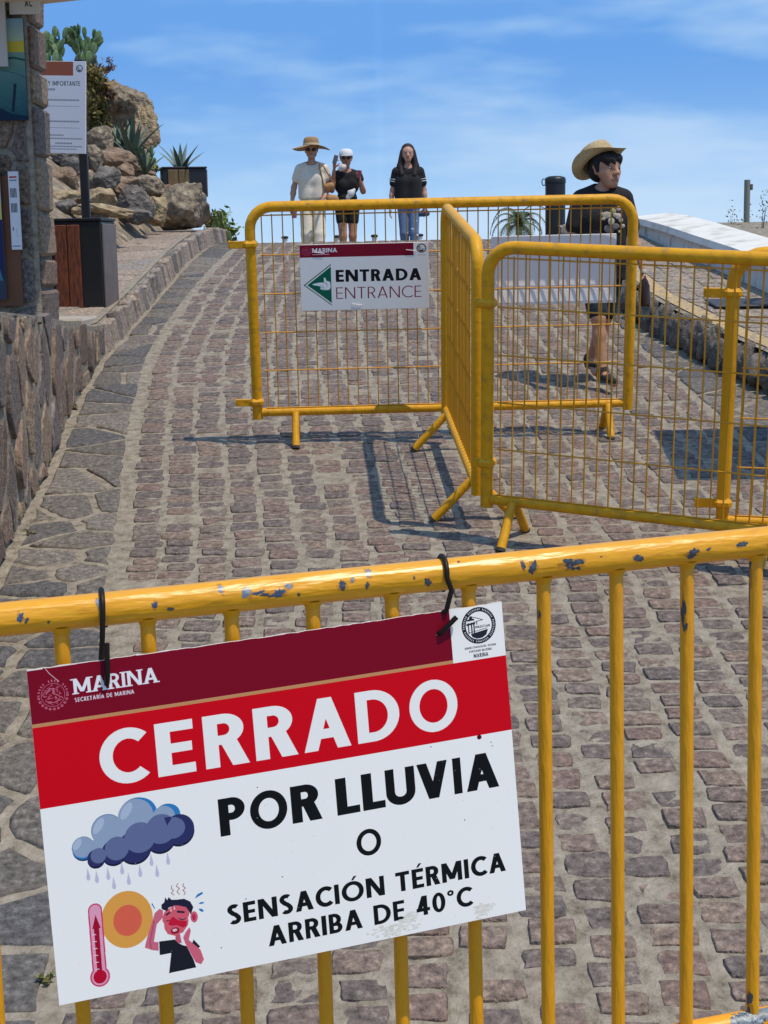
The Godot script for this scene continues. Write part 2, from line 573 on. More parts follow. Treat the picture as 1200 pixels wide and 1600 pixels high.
func draw_seal(c: Canvas, mid: Vector2, r: float, ink: Color, ground: Color) -> void:   # round state seal: lettered ring above, wreath below, bird in the middle
	for j in 15:
		var a := PI * (1.02 + 0.96 * j / 14.0)
		var d := Vector2(cos(a), sin(a))
		if j == 5 or j == 10: continue
		c.line([mid + d * r * 0.86, mid + d * r * 0.99], r * 0.07, ink)
		c.line([mid + d * r * 0.87 + d.orthogonal() * r * 0.03, mid + d * r * 0.87 - d.orthogonal() * r * 0.05], r * 0.045, ink)
	for j in 11:
		var a := PI * (0.04 + 0.92 * j / 10.0)
		c.ring(mid + Vector2(cos(a), sin(a)) * r * 0.92, r * 0.085, r * 0.085, r * 0.05, ink)
	c.ring(mid, r * 0.76, r * 0.76, r * 0.03, ink)
	var gen := RandomNumberGenerator.new()
	gen.seed = 5
	for j in 60:                                        # feathers
		var a := gen.randf() * TAU
		var q := mid + Vector2(cos(a), sin(a)) * r * 0.66 * sqrt(gen.randf())
		var e := Vector2.from_angle(-0.6 + gen.randf() * 1.1 + (0.9 if q.x > mid.x else 0.0)) * r * gen.randf_range(0.08, 0.22)
		c.line([q - e * 0.5, q + e * 0.5], r * 0.035, ink)
	c.line([mid + Vector2(-0.35, -0.2) * r, mid + Vector2(-0.15, -0.42) * r, mid + Vector2(0.1, -0.4) * r, mid + Vector2(0.0, -0.1) * r, mid + Vector2(0.4, 0.1) * r], r * 0.06, ink)
	c.line([mid + Vector2(-0.5, 0.35) * r, mid + Vector2(0.0, 0.5) * r, mid + Vector2(0.5, 0.35) * r], r * 0.05, ink)

func draw_port_badge(c: Canvas, mid: Vector2, r: float, ink: Color, paper: Color) -> void:   # ring with a ship and a harbour crane
	c.ring(mid, r, r, r * 0.24, ink)
	for j in 56:
		if j % 9 == 8: continue
		var d := Vector2.from_angle(TAU * j / 56.0)
		c.line([mid + d * r * 0.83, mid + d * r * 0.93], r * 0.03, paper)
	var q := func(a: Array) -> Array:
		var out := []
		for j in range(0, a.size(), 2): out.append(mid + Vector2(a[j], a[j + 1]) * r)
		return out
	c.fill([q.call([-0.5, 0.42, 0.52, 0.26, 0.4, 0.56, 0.15, 0.7, -0.15, 0.71, -0.4, 0.6])], ink)
	c.line(q.call([-0.62, 0.34, -0.1, 0.28, 0.45, 0.2]), r * 0.03, ink)
	for x in [-0.6, -0.42, -0.28]: c.line(q.call([x, -0.2, x, 0.4]), r * 0.07, ink)
	c.line(q.call([-0.72, -0.1, -0.2, -0.16]), r * 0.1, ink)
	c.line(q.call([-0.66, -0.34, -0.24, -0.36]), r * 0.1, ink)
	c.fill([q.call([-0.5, -0.55, -0.38, -0.55, -0.3, -0.3, -0.58, -0.3])], ink)
	c.line(q.call([-0.45, -0.55, 0.25, -0.28, -0.3, -0.2]), r * 0.035, ink)
	c.line(q.call([-0.1, -0.24, -0.1, -0.05]), r * 0.05, ink)
	c.text("MAZATLAN", mid.x - r * 0.2, mid.y + r * 0.14, r * 0.13, r * 0.85, 0.2, ink)

func closed_sign_print() -> ImageTexture:
	var white := rgb(244, 241, 234)
	var c := Canvas.new(639.0, 431.0, 3.2, white)
	var wine := rgb(126, 4, 32)
	var black := rgb(17, 19, 21)
	c.rect(0, 0, 639, 70, wine)
	c.rect(0, 69.5, 562, 5, rgb(196, 140, 92))
	c.rect(0, 74, 639, 103.3, rgb(209, 0, 22))
	c.rect(561.5, 0, 80, 73.5, white)
	draw_seal(c, Vector2(29.2, 35.8), 19.6, rgb(196, 112, 132), wine)
	c.text("MARINA", 55.3, 39.0, 19.5, 106.5, 0.17, rgb(232, 232, 234), true)
	c.text("SECRETARI'A DE MARINA", 55.3, 49.0, 5.4, 75.0, 0.2, rgb(224, 214, 218))
	for e in [["C", 79.0, 59.0], ["E", 151.2, 49.5], ["R", 213.5, 56.0], ["R", 280.0, 55.0], ["A", 345.0, 64.5], ["D", 419.0, 60.5], ["O", 494.0, 69.0]]:
		c.text(e[0], e[1], 161.6, 69.0, e[2], 0.205, rgb(242, 239, 232))
	for e in [["P", 224.5, 34.5], ["O", 265.5, 50.0], ["R", 321.0, 39.5], ["L", 382.5, 32.0], ["L", 418.5, 31.5], ["U", 451.8, 41.5], ["V", 497.0, 44.0], ["I", 548.3, 12.0], ["A", 566.5, 47.5]]:
		c.text(e[0], e[1], 252.6, 49.5, e[2], 0.225, black)
	c.text("O", 405.0, 313.0, 35.0, 34.5, 0.19, black)
	c.text("SENSACIO'N TE'RMICA", 224.0, 370.6, 26.5, 390.0, 0.21, black)
	c.text("ARRIBA DE 40*C", 275.0, 409.0, 26.5, 287.0, 0.2, black)
	# port badge
	draw_port_badge(c, Vector2(602.6, 27.6), 25.0, rgb(38, 38, 50), white)
	c.text("ADMINISTRACION DEL SISTEMA", 579.5, 58.2, 3.0, 46.0, 0.22, rgb(60, 60, 68))
	c.text("PORTUARIO NACIONAL", 586.0, 63.4, 3.0, 33.5, 0.22, rgb(60, 60, 68))
	c.text("MARINA", 592.0, 71.0, 5.4, 21.0, 0.2, rgb(50, 50, 58), true)
	# rain cloud
	var blue := rgb(48, 124, 184)
	var pale := rgb(146, 163, 186)
	for q in [[48.3, 235.2, 14.2], [80.3, 217.8, 20.3], [119.8, 206.3, 23.8], [157.4, 212.9, 15.9]]:
		c.disc(Vector2(q[0], q[1]), q[2], q[2], rgb(120, 140, 168))
	c.disc(Vector2(48.8, 238.4), 14.2, 14.2, rgb(30, 40, 84))
	c.disc(Vector2(48.3, 236.4), 14.0, 14.0, blue)
	c.disc(Vector2(123.0, 206.0), 22.4, 22.6, blue)
	c.disc(Vector2(159.6, 213.0), 15.2, 15.4, blue)
	for q in [[48.0, 234.8, 13.2], [80.3, 218.2, 19.4], [117.6, 206.8, 22.6], [152.8, 214.4, 15.0]]:
		c.disc(Vector2(q[0], q[1]), q[2], q[2], pale)
	c.fill([pts([48.3, 235.2, 80.3, 217.8, 119.8, 206.3, 153.4, 212.9, 160.1, 228.4, 117.5, 248.6, 69.9, 252.7, 50.0, 246.5])], pale)
	for q in [[41.5, 230.0, 4.2, 8.0], [70.0, 211.0, 5.0, 11.0], [106.5, 198.0, 5.4, 12.0]]:
		var e := []
		for p in c.oval(Vector2.ZERO, q[2], q[3]): e.append(Vector2(q[0], q[1]) + p.rotated(0.62))
		c.fill([e], rgb(172, 186, 204))
	for sh in [[2.6, rgb(24, 27, 56)], [0.0, rgb(46, 50, 96)]]:
		for q in [[63.0, 251.5, 11.0], [86.1, 247.7, 15.7], [113.0, 245.4, 21.0], [146.8, 239.0, 19.4], [171.3, 233.2, 19.8]]:
			c.disc(Vector2(q[0], q[1] + sh[0]), q[2], q[2], sh[1])
	for q in [[66.4, 248.9, 9.9], [90.2, 243.8, 15.3], [120.4, 234.9, 19.8], [148.2, 228.6, 19.4], [164.4, 230.0, 14.0]]:
		c.disc(Vector2(q[0], q[1]), q[2], q[2], rgb(98, 108, 146))
	c.fill([pts([153.5, 214.5, 163.5, 215.0, 160.0, 222.5, 156.5, 226.0])], rgb(46, 50, 96))
	c.disc(Vector2(167.8, 230.2), 11.6, 12.4, rgb(98, 108, 146))
	for q in [51.2, 270.1, 61.6, 275.2, 76.2, 274.0, 82.3, 287.2, 94.2, 270.1, 101.4, 285.1, 116.7, 277.5, 132.2, 265.8, 138.2, 281.5, 153.5, 268.1].size() / 2:
		var d: Array = [51.2, 270.1, 61.6, 275.2, 76.2, 274.0, 82.3, 287.2, 94.2, 270.1, 101.4, 285.1, 116.7, 277.5, 132.2, 265.8, 138.2, 281.5, 153.5, 268.1]
		c.drop(Vector2(d[q * 2], d[q * 2 + 1]), 5.4, 17.0, rgb(194, 192, 210))
	# sun and thermometer
	c.disc(Vector2(94.6, 337.5), 33.0, 37.0, rgb(226, 158, 72))
	c.disc(Vector2(95.2, 338.8), 18.2, 20.2, rgb(222, 98, 74))
	c.line([Vector2(55.5, 318.0), Vector2(54.1, 404.0)], 18.0, rgb(206, 66, 104), true)
	c.disc(Vector2(54.1, 404.5), 12.6, 13.0, rgb(206, 66, 104))
	c.line([Vector2(55.5, 318.0), Vector2(54.1, 404.0)], 14.4, rgb(228, 158, 182), true)
	c.disc(Vector2(54.1, 404.5), 10.6, 11.0, rgb(228, 158, 182))
	c.line([Vector2(55.3, 338.0), Vector2(54.1, 404.0)], 6.4, rgb(164, 10, 44))
	c.fill([pts([55.5, 324.0, 60.6, 342.0, 50.0, 341.6])], rgb(164, 10, 44))
	c.disc(Vector2(54.1, 404.5), 8.4, 8.8, rgb(186, 8, 44))
	for j in 6: c.line([Vector2(49.0, 349.0 + j * 9.0), Vector2(54.0, 349.4 + j * 9.0)], 0.9, rgb(236, 226, 232))
	# overheated man
	var skin := rgb(206, 104, 122)
	var navy := rgb(32, 32, 56)
	c.fill([pts([154.4, 366.5, 159.8, 366.7, 161.5, 381.9, 153.3, 379.7])], rgb(196, 88, 108))
	c.fill([pts([132.6, 373.9, 152.9, 375.2, 156.0, 380.0, 162.9, 385.0, 167.3, 386.8, 174.6, 406.0, 177.1, 417.1, 141.6, 417.7, 146.8, 391.9, 131.8, 391.7])], rgb(28, 30, 40))
	c.fill([pts([177.0, 380.0, 184.7, 390.8, 180.3, 393.7, 174.2, 385.9])], rgb(28, 30, 40))
	c.fill([pts([131.6, 374.6, 125.9, 373.0, 131.6, 351.1, 140.4, 343.7, 141.2, 334.6, 137.0, 331.5, 130.2, 336.2, 126.8, 344.7, 117.5, 366.7, 113.7, 378.3, 123.1, 383.5, 131.0, 386.0])], skin)
	c.line([Vector2(129.0, 345.0), Vector2(121.0, 372.0), Vector2(122.0, 381.0)], 1.6, rgb(176, 76, 104))
	c.disc(Vector2(180.4, 350.6), 4.8, 7.4, rgb(212, 98, 118))
	c.disc(Vector2(180.0, 350.8), 2.4, 4.4, rgb(192, 44, 76))
	c.fill([pts([142.8, 336.8, 140.5, 341.8, 139.1, 348.0, 141.0, 352.1, 140.8, 358.5, 144.6, 366.6, 154.2, 370.8, 164.5, 367.8, 171.7, 359.0, 175.0, 343.0, 170.3, 333.8, 156.1, 330.1])], rgb(216, 92, 106))
	c.fill([pts([148.0, 349.7, 153.0, 344.7, 159.6, 351.1, 170.3, 354.1, 169.7, 360.5, 165.0, 361.9, 157.3, 357.1, 150.0, 356.6, 146.2, 354.0])], rgb(198, 24, 56))
	c.fill([pts([139.6, 332.5, 139.7, 327.0, 144.0, 324.1, 145.5, 318.0, 147.8, 322.5, 150.0, 318.4, 153.2, 322.7, 160.3, 324.0, 169.4, 324.4, 177.1, 329.6, 180.5, 337.6, 176.4, 347.0, 175.0, 343.0, 171.1, 335.8, 160.6, 331.5, 156.0, 331.0, 148.7, 332.4, 146.5, 336.6, 143.9, 335.1])], navy)
	c.line([Vector2(144.2, 341.6), Vector2(149.9, 338.6)], 2.2, navy)
	c.line([Vector2(158.9, 339.4), Vector2(168.6, 342.2)], 2.6, navy)
	c.line([Vector2(143.5, 349.3), Vector2(148.0, 348.8)], 1.2, navy)
	c.line([Vector2(160.3, 348.9), Vector2(165.1, 351.4), Vector2(169.2, 350.7)], 1.2, navy)
	c.disc(Vector2(154.3, 363.8), 5.6, 4.2, rgb(146, 18, 42))
	c.disc(Vector2(154.0, 363.0), 3.2, 1.9, rgb(240, 196, 202))
	for q in [[151.5, 335.0], [156.0, 333.4], [173.0, 350.0]]: c.drop(Vector2(q[0], q[1]), 1.8, 6.0, rgb(232, 214, 222))
	var fore := pts([173.1, 363.0, 174.5, 367.9, 170.7, 379.2, 184.8, 395.0, 188.1, 408.7, 183.9, 414.4, 177.0, 410.2, 165.8, 382.9, 163.8, 375.0, 167.1, 369.2])
	c.line([fore[7], fore[8], fore[9], fore[0]], 5.0, rgb(232, 232, 236))
	c.fill([fore], rgb(212, 98, 118))
	for q in [[183.3, 327.1, 186.9, 322.2, 193.6, 319.8, 194.7, 322.3, 189.5, 324.6], [187.2, 334.3, 191.5, 332.8, 195.9, 334.6, 191.3, 335.6], [187.1, 340.8, 191.5, 342.1, 194.0, 345.3, 191.2, 346.2, 188.2, 343.7], [127.0, 322.7, 128.8, 323.0, 131.6, 330.9, 130.0, 329.7]]:
		c.fill([pts(q)], rgb(34, 118, 182))
	for q in [[155.8, 304.3, 154.1, 308.1, 157.0, 311.0, 154.0, 314.1, 157.3, 317.5], [163.6, 303.0, 161.1, 306.2, 164.8, 310.2, 161.3, 313.6, 164.5, 317.9], [170.8, 304.4, 169.6, 307.8, 172.5, 310.7, 169.1, 313.3, 171.8, 316.6, 169.8, 319.9]]:
		c.line(pts(q), 0.9, rgb(160, 78, 82))
	# knocks, cracks and dirt on the board
	c.line([Vector2(22, 0), Vector2(27, 8), Vector2(38, 20)], 0.8, rgb(214, 196, 200))
	for q in [[97.0, 31.5, 4.2, 3.4], [544.6, 30.2, 4.6, 2.6]]:
		var e := []
		for j in 14: e.append(Vector2(q[0], q[1]) + Vector2.from_angle(TAU * j / 14) * Vector2(q[2], q[3]) * rng.randf_range(0.6, 1.25))
		c.fill([e], rgb(206, 192, 168))
		c.disc(Vector2(q[0], q[1] - 0.6), 1.9, 1.7, rgb(40, 30, 26))
	c.disc(Vector2(590.5, 180.2), 3.4, 3.2, rgb(86, 12, 22))
	for q in [[607.0, 190.0], [608.4, 195.2], [301.0, 320.0], [278.0, 196.0], [560.0, 290.0], [520.0, 182.0], [250.0, 340.0], [212.0, 398.0]]: c.disc(Vector2(q[0], q[1]), 0.9, 0.8, rgb(70, 70, 74))
	for j in 70:
		c.disc(Vector2(rng.randf() * 639, 182 + rng.randf() * 246), rng.randf_range(0.25, 0.7), rng.randf_range(0.25, 0.6), rgb(178, 180, 182))
	for q in [[577.0, 418.0, 13.0, 9.0], [448.0, 421.0, 34.0, 9.0], [470.0, 408.0, 10.0, 6.0]]:       # scuffs at the lower edge
		for j in 90:
			var p := Vector2(q[0] + rng.randfn() * q[2] * 0.5, q[1] + rng.randfn() * q[3] * 0.5)
			c.disc(p, rng.randf_range(1.0, 4.5), rng.randf_range(0.5, 2.0), [rgb(226, 220, 208), rgb(220, 212, 198), rgb(231, 227, 218)][j % 3])
	var xx := 0.0                                        # chipped white lip along the upper edge
	while xx < 639.0:
		var s := rng.randf_range(4, 22)
		c.rect(xx, 0, s, rng.randf_range(0.2, 1.5), rgb(226, 220, 218))
		xx += s
	return c.texture()

func entrance_sign_print() -> ImageTexture:
	var white := rgb(230, 228, 224)
	var c := Canvas.new(550.0, 300.0, 1.86, white)
	var wine := rgb(126, 8, 40)
	c.rect(0, 0, 487, 57, wine)
	draw_seal(c, Vector2(29, 29), 21.0, rgb(182, 96, 118), wine)
	c.text("MARINA", 54, 35.0, 19.0, 105.0, 0.18, rgb(232, 230, 234), true)
	c.rect(54, 42.5, 72, 3.0, rgb(206, 164, 180))
	draw_port_badge(c, Vector2(521, 26), 21.0, rgb(34, 34, 42), white)
	c.rect(503, 55.5, 36, 2.0, rgb(120, 120, 128))
	var green := rgb(0, 94, 74)
	c.fill([pts([131, 88, 131, 279, 12, 183])], green)
	c.fill([pts([131, 93.5, 131, 274, 19, 183])], white)
	c.fill([pts([131, 100, 131, 267, 28, 183])], green)
	# pointing hand
	c.fill([pts([51, 178, 78, 172, 100, 172, 99, 153, 102, 149, 107, 151, 110, 164, 120, 167, 127, 172, 128, 196, 122, 206, 100, 207, 88, 205, 83, 200, 86, 192, 76, 187, 56, 184, 51, 182])], rgb(226, 230, 232))
	for q in [[84, 188, 97, 187], [87, 197, 100, 195], [92, 204, 103, 202], [101, 172, 112, 178, 112, 190]]: c.line(pts(q), 1.8, rgb(30, 84, 72))
	c.text("ENTRADA", 151, 171, 55, 368, 0.22, rgb(18, 18, 22))
	c.text("ENTRANCE", 151, 249, 53, 368, 0.08, rgb(122, 22, 58))
	return c.texture()

# ---------------------------------------------------------------- materials of the place
func make_materials() -> void:
	var grain := noise_texture(11, 0.03, [], 6, 512)
	var pits := noise_texture(12, 0.09, [], 4, 512)
	M.relief = grain
	M.sand = noise_texture(13, 0.08, [], 6, 1024, 0.7)
	M.brush = brush_relief()
	M.leaf_tex = noise_texture(88, 0.04, [[0.0, rgb(168, 168, 168)], [0.5, rgb(228, 228, 226)], [1.0, rgb(255, 255, 255)]], 4, 256)
	M.cloth_tex = noise_texture(89, 0.03, [[0.0, rgb(222, 220, 218)], [0.5, rgb(246, 246, 246)], [1.0, rgb(255, 255, 255)]], 4, 256)
	M.mortar = textured(noise_texture(1, 0.02, [[0.1, rgb(92, 82, 69)], [0.3, rgb(123, 113, 98)], [0.5, rgb(142, 132, 116)], [0.7, rgb(152, 142, 126)], [0.95, rgb(171, 161, 145)]], 8, 1024, 0.66), 0.7, 0.95, M.sand, 0.7)
	M.setts = []
	for k in [[156, 138, 128], [168, 148, 136], [148, 134, 127], [172, 151, 136], [160, 145, 135], [164, 140, 128], [142, 130, 124]]:
		M.setts.append(sett_material(k, grain))
	M.sett_mass = sett_material([255, 255, 255], grain)
	M.sett_mass.vertex_color_use_as_albedo = true
	M.slates = []
	for k in [[132, 128, 125], [146, 139, 132], [124, 122, 123], [152, 143, 133], [138, 132, 125], [162, 154, 145]]:
		M.slates.append(sett_material(k, grain))
	M.wallstones = []
	for k in [[168, 144, 126], [182, 158, 138], [152, 137, 129], [196, 172, 146], [160, 148, 143], [148, 125, 111]]:
		M.wallstones.append(sett_material(k, grain))
	M.paves = []
	for k in [[206, 186, 169], [214, 194, 176], [194, 177, 163], [190, 179, 169]]:
		M.paves.append(sett_material(k, grain))
	M.rocks = []
	for k in [[[74, 66, 58], [132, 118, 100], [182, 168, 146]], [[96, 82, 64], [158, 138, 108], [204, 186, 152]], [[62, 58, 56], [104, 98, 92], [156, 148, 138]], [[80, 64, 52], [126, 104, 86], [170, 148, 124]]]:
		M.rocks.append(textured(noise_texture(31 + M.rocks.size(), 0.014, [[0.1, rgb(k[0][0], k[0][1], k[0][2])], [0.45, rgb(k[1][0], k[1][1], k[1][2])], [0.62, rgb(k[1][0] + 8, k[1][1] + 8, k[1][2] + 6)], [0.9, rgb(k[2][0], k[2][1], k[2][2])]], 7, 512), 1.3, 0.95, grain, 2.0, Color.WHITE, false))
	M.earth = textured(noise_texture(41, 0.02, [[0.0, rgb(92, 78, 60)], [0.5, rgb(126, 108, 84)], [1.0, rgb(158, 140, 112)]], 6, 512), 0.7, 1.0, pits, 1.5)
	M.concrete = textured(noise_texture(42, 0.01, [[0.0, rgb(150, 140, 130)], [0.5, rgb(168, 158, 146)], [1.0, rgb(182, 172, 160)]], 7, 512), 0.5, 0.92, grain, 0.3)
	M.whitewash = textured(noise_texture(43, 0.012, [[0.1, rgb(112, 110, 104)], [0.28, rgb(176, 173, 166)], [0.45, rgb(198, 195, 188)], [0.7, rgb(208, 205, 198)], [1.0, rgb(216, 213, 206)]], 8, 512, 0.62), 0.8, 0.9, grain, 0.8)
	M.coping = textured(noise_texture(53, 0.01, [[0.1, rgb(176, 172, 162)], [0.4, rgb(212, 209, 201)], [1.0, rgb(224, 221, 214)]], 7, 512), 0.6, 0.9, grain, 0.4)
	M.whitewash.uv1_scale = Vector3(1.4, 0.45, 1.4)
	M.cream = textured(noise_texture(44, 0.006, [[0.0, rgb(214, 200, 172)], [1.0, rgb(226, 214, 188)]], 5, 256), 0.6, 0.8, grain, 0.1)
	M.line_paint = textured(noise_texture(45, 0.025, [[0.36, rgb(142, 128, 112)], [0.47, rgb(182, 152, 100)], [0.6, rgb(192, 162, 108)], [0.75, rgb(158, 140, 114)]], 6, 512), 1.2, 0.9, grain, 0.3)
	M.black_metal = textured(noise_texture(46, 0.02, [[0.0, rgb(20, 20, 22)], [1.0, rgb(32, 32, 34)]], 5, 256), 1.0, 0.45, grain, 0.03)
	M.bin_side_lit = textured(noise_texture(47, 0.02, [[0.0, rgb(96, 86, 82)], [1.0, rgb(116, 104, 98)]], 5, 256), 1.0, 0.5)  # sunlight on the black body's side face, painted into its colour
	M.plank = textured(noise_texture(48, 0.02, [[0.1, rgb(54, 24, 12)], [0.4, rgb(98, 46, 20)], [0.6, rgb(124, 62, 26)], [0.9, rgb(82, 38, 18)]], 6, 512), 1.0, 0.6, grain, 0.2)
	M.plank.uv1_scale = Vector3(6.0, 0.8, 6.0)
	M.pale_plank = textured(noise_texture(49, 0.02, [[0.0, rgb(92, 74, 46)], [1.0, rgb(128, 106, 68)]], 6, 256), 1.0, 0.7)
	M.pale_plank.uv1_scale = Vector3(6.0, 0.8, 6.0)
	M.hook = plain(rgb(38, 30, 27), 0.5, 0.6)
	M.board_edge = plain(rgb(214, 210, 206), 0.7)
	M.board_back = plain(rgb(232, 231, 232), 0.6)
	M.yellow = paint_material(noise_texture(51, 0.008, [[0.0, rgb(208, 146, 12)], [0.45, rgb(220, 158, 14)], [1.0, rgb(227, 166, 20)]], 5, 256), grain)
	M.yellow_worn = paint_material(noise_texture(52, 0.016, [[0.0, rgb(104, 100, 94)], [0.17, rgb(128, 118, 100)], [0.19, rgb(194, 136, 12)], [0.5, rgb(218, 155, 12)], [1.0, rgb(227, 165, 18)]], 6, 512, 0.6), grain)
	M.rail_paint = chipped_rail(grain)
	M.post_paint = chipped_post(grain)
	M.low_rail_paint = bare_rail()
	M.wire = plain(rgb(206, 142, 14), 0.5)

func sett_material(k: Array, grain: Texture2D) -> StandardMaterial3D:
	if not M.has("stone_tex"):
		M.stone_tex = noise_texture(21, 0.03, [[0.1, rgb(92, 89, 88)], [0.3, rgb(150, 147, 145)], [0.5, rgb(184, 181, 178)], [0.64, rgb(202, 199, 195)], [0.76, rgb(232, 230, 224)], [0.9, rgb(255, 255, 248)]], 8, 1024, 0.68)
	var m := textured(M.stone_tex, 0.95, 0.9, M.sand, 0.6, rgb(k[0], k[1], k[2]))
	return m

func paint_material(tex: Texture2D, grain: Texture2D) -> StandardMaterial3D:
	var m := textured(tex, 2.2, 0.5, grain, 0.12)
	m.metallic_specular = 0.4
	return m

func chip(img: Image, mid: Vector2, size: Vector2, col: Color, ragged := 0.35) -> void:     # a ragged flake of lost paint, sizes in texture pixels
	var n := 22
	var poly := []
	var lean := rng.randf() * TAU
	for j in n: poly.append(mid + Vector2.from_angle(TAU * j / n) * size * rng.randf_range(1.0 - ragged, 1.0 + ragged) * (1.0 + 0.3 * sin(TAU * j / n * 2.0 + lean)))
	var c := Canvas.new(4, 4, 1.0, Color.WHITE)
	c.img = img
	c.fill([poly], col)

# The first barrier's upper rail: uv x runs 1.32 m along the rail, uv y round it.
func chipped_rail(grain: Texture2D) -> StandardMaterial3D:
	var w := 2048
	var h := 256
	var img := Image.create(w, h, false, Image.FORMAT_RGB8)
	img.fill(rgb(226, 158, 8))
	for j in 500: chip(img, Vector2(rng.randf() * w, rng.randf() * h), Vector2(rng.randf_range(4, 26), rng.randf_range(2, 9)), [rgb(229, 162, 10), rgb(220, 150, 6), rgb(226, 157, 8), rgb(231, 166, 14)][j % 4], 0.5)
	var slate := rgb(58, 66, 78)
	var steel := rgb(112, 122, 134)
	var bluish := rgb(66, 80, 112)
	# photograph x, y of each flake, half size in photograph pixels, colour
	for q in [[342, 921, 5, 6, 1], [382, 927, 6, 9, 1], [400, 928, 9, 3, 2], [415, 931, 10, 3, 0], [430, 929, 11, 5, 2], [447, 918, 5, 5, 1], [461, 931, 2, 3, 0], [529, 917, 6, 6, 0], [545, 908, 3, 4, 1], [571, 896, 5, 6, 1], [567, 917, 3, 5, 0], [661, 912, 6, 5, 0], [262, 953, 4, 3, 0], [31, 966, 5, 5, 2], [40, 971, 3, 3, 0], [74, 973, 2, 2, 0], [153, 945, 5, 7, 1], [239, 947, 4, 5, 2], [809, 885, 4, 6, 0], [824, 889, 6, 9, 0], [885, 885, 14, 8, 0], [893, 881, 10, 5, 0], [987, 875, 7, 6, 0], [1072, 867, 10, 6, 0], [1096, 861, 4, 2, 0], [1148, 853, 8, 5, 0], [1196, 854, 9, 5, 0], [712, 879, 3, 2, 3], [640, 905, 2, 2, 0], [930, 872, 2, 1, 0]]:
		var mid := rail_uv(q[0], q[1])
		var px := Vector2(mid.x * w, mid.y * h)
		var sz := Vector2(q[2] / 1195.0 / 1.32 * w, q[3] / 52.0 * 0.5 * h * 0.75)
		chip(img, px, sz * 1.18, rgb(196, 128, 20), 0.3)
		chip(img, px, sz, [slate, steel, bluish, rgb(96, 34, 24)][q[4]], 0.35)
		if q[4] != 3: chip(img, px + sz * Vector2(0.2, -0.2), sz * 0.45, [rgb(74, 82, 94), rgb(136, 144, 152), slate][q[4]], 0.4)
	var m := StandardMaterial3D.new()
	m.albedo_texture = ImageTexture.create_from_image(img)
	m.roughness = 0.36
	m.clearcoat_enabled = true; m.clearcoat = 0.15; m.clearcoat_roughness = 0.22
	m.uv1_scale = Vector3(1.0 / 1.32, 1.0, 1.0)
	m.heightmap_enabled = true; m.heightmap_texture = M.brush; m.heightmap_scale = 0.22
	return m

func bare_rail() -> StandardMaterial3D:               # lower rail of the first barrier, bare galvanised steel where the paint has gone
	var img := Image.create(2048, 128, false, Image.FORMAT_RGB8)
	img.fill(rgb(238, 158, 0))
	for j in 300: chip(img, Vector2(rng.randf() * 2048, rng.randf() * 128), Vector2(rng.randf_range(4, 26), rng.randf_range(2, 9)), [rgb(240, 162, 0), rgb(232, 150, 0), rgb(238, 160, 0)][j % 3], 0.5)
	for q in [[1772, 20, 56, 34], [1740, 30, 30, 16], [1660, 30, 16, 6], [1630, 24, 8, 5], [1500, 40, 9, 5], [900, 20, 12, 6]]:
		chip(img, Vector2(q[0], q[1]), Vector2(q[2], q[3]), rgb(120, 128, 132), 0.4)
		for j in int(q[2] * q[3] / 12.0):
			chip(img, Vector2(q[0], q[1]) + Vector2(rng.randfn() * q[2], rng.randfn() * q[3]) * 0.4, Vector2(rng.randf_range(2, 6), rng.randf_range(1, 3)), [rgb(168, 176, 178), rgb(70, 78, 88), rgb(142, 150, 154), rgb(92, 102, 110)][j % 4], 0.5)
	var m := StandardMaterial3D.new()
	m.albedo_texture = ImageTexture.create_from_image(img)
	m.roughness = 0.4
	m.uv1_scale = Vector3(1.0 / 1.32, 1.0, 1.0)
	return m

func brush_relief() -> ImageTexture:                   # runs and brush marks in thick enamel
	var nz := FastNoiseLite.new()
	nz.seed = 77; nz.frequency = 0.02; nz.fractal_octaves = 4
	var img := nz.get_seamless_image(512, 256)
	img.resize(1024, 256)
	return ImageTexture.create_from_image(img)

func rail_uv(px: float, py: float) -> Vector2:
	var t := clampf((px + 60.0) / 1260.0, 0.0, 1.0)
	# position along the rail from the photograph's x, by the rail's own perspective
	var lo := 0.0
	var hi := 1.32
	for k in 24:
		var s := (lo + hi) * 0.5
		if to_pixel(rail_start + rail_dir * s).x < px: lo = s
		else: hi = s
	var p := to_pixel(rail_start + rail_dir * lo)
	var off := clampf((py - p.y) / 26.0, -0.95, 0.95)
	return Vector2(lo / 1.32, (90.0 - 14.0 + rad_to_deg(asin(off))) / 360.0 + 0.0 * t)

func to_pixel(p: Vector3) -> Vector2:
	var q := p - Vector3(0, EYE, 0)
	var c := q.dot(Vector3(0, -sin(pitch), -cos(pitch)))
	var a := q.x / c
	var b := q.dot(Vector3(0, cos(pitch), -sin(pitch))) / c
	return Vector2(600 + FOCAL * (a * cos(roll) - b * sin(roll)), 800 - FOCAL * (a * sin(roll) + b * cos(roll)))

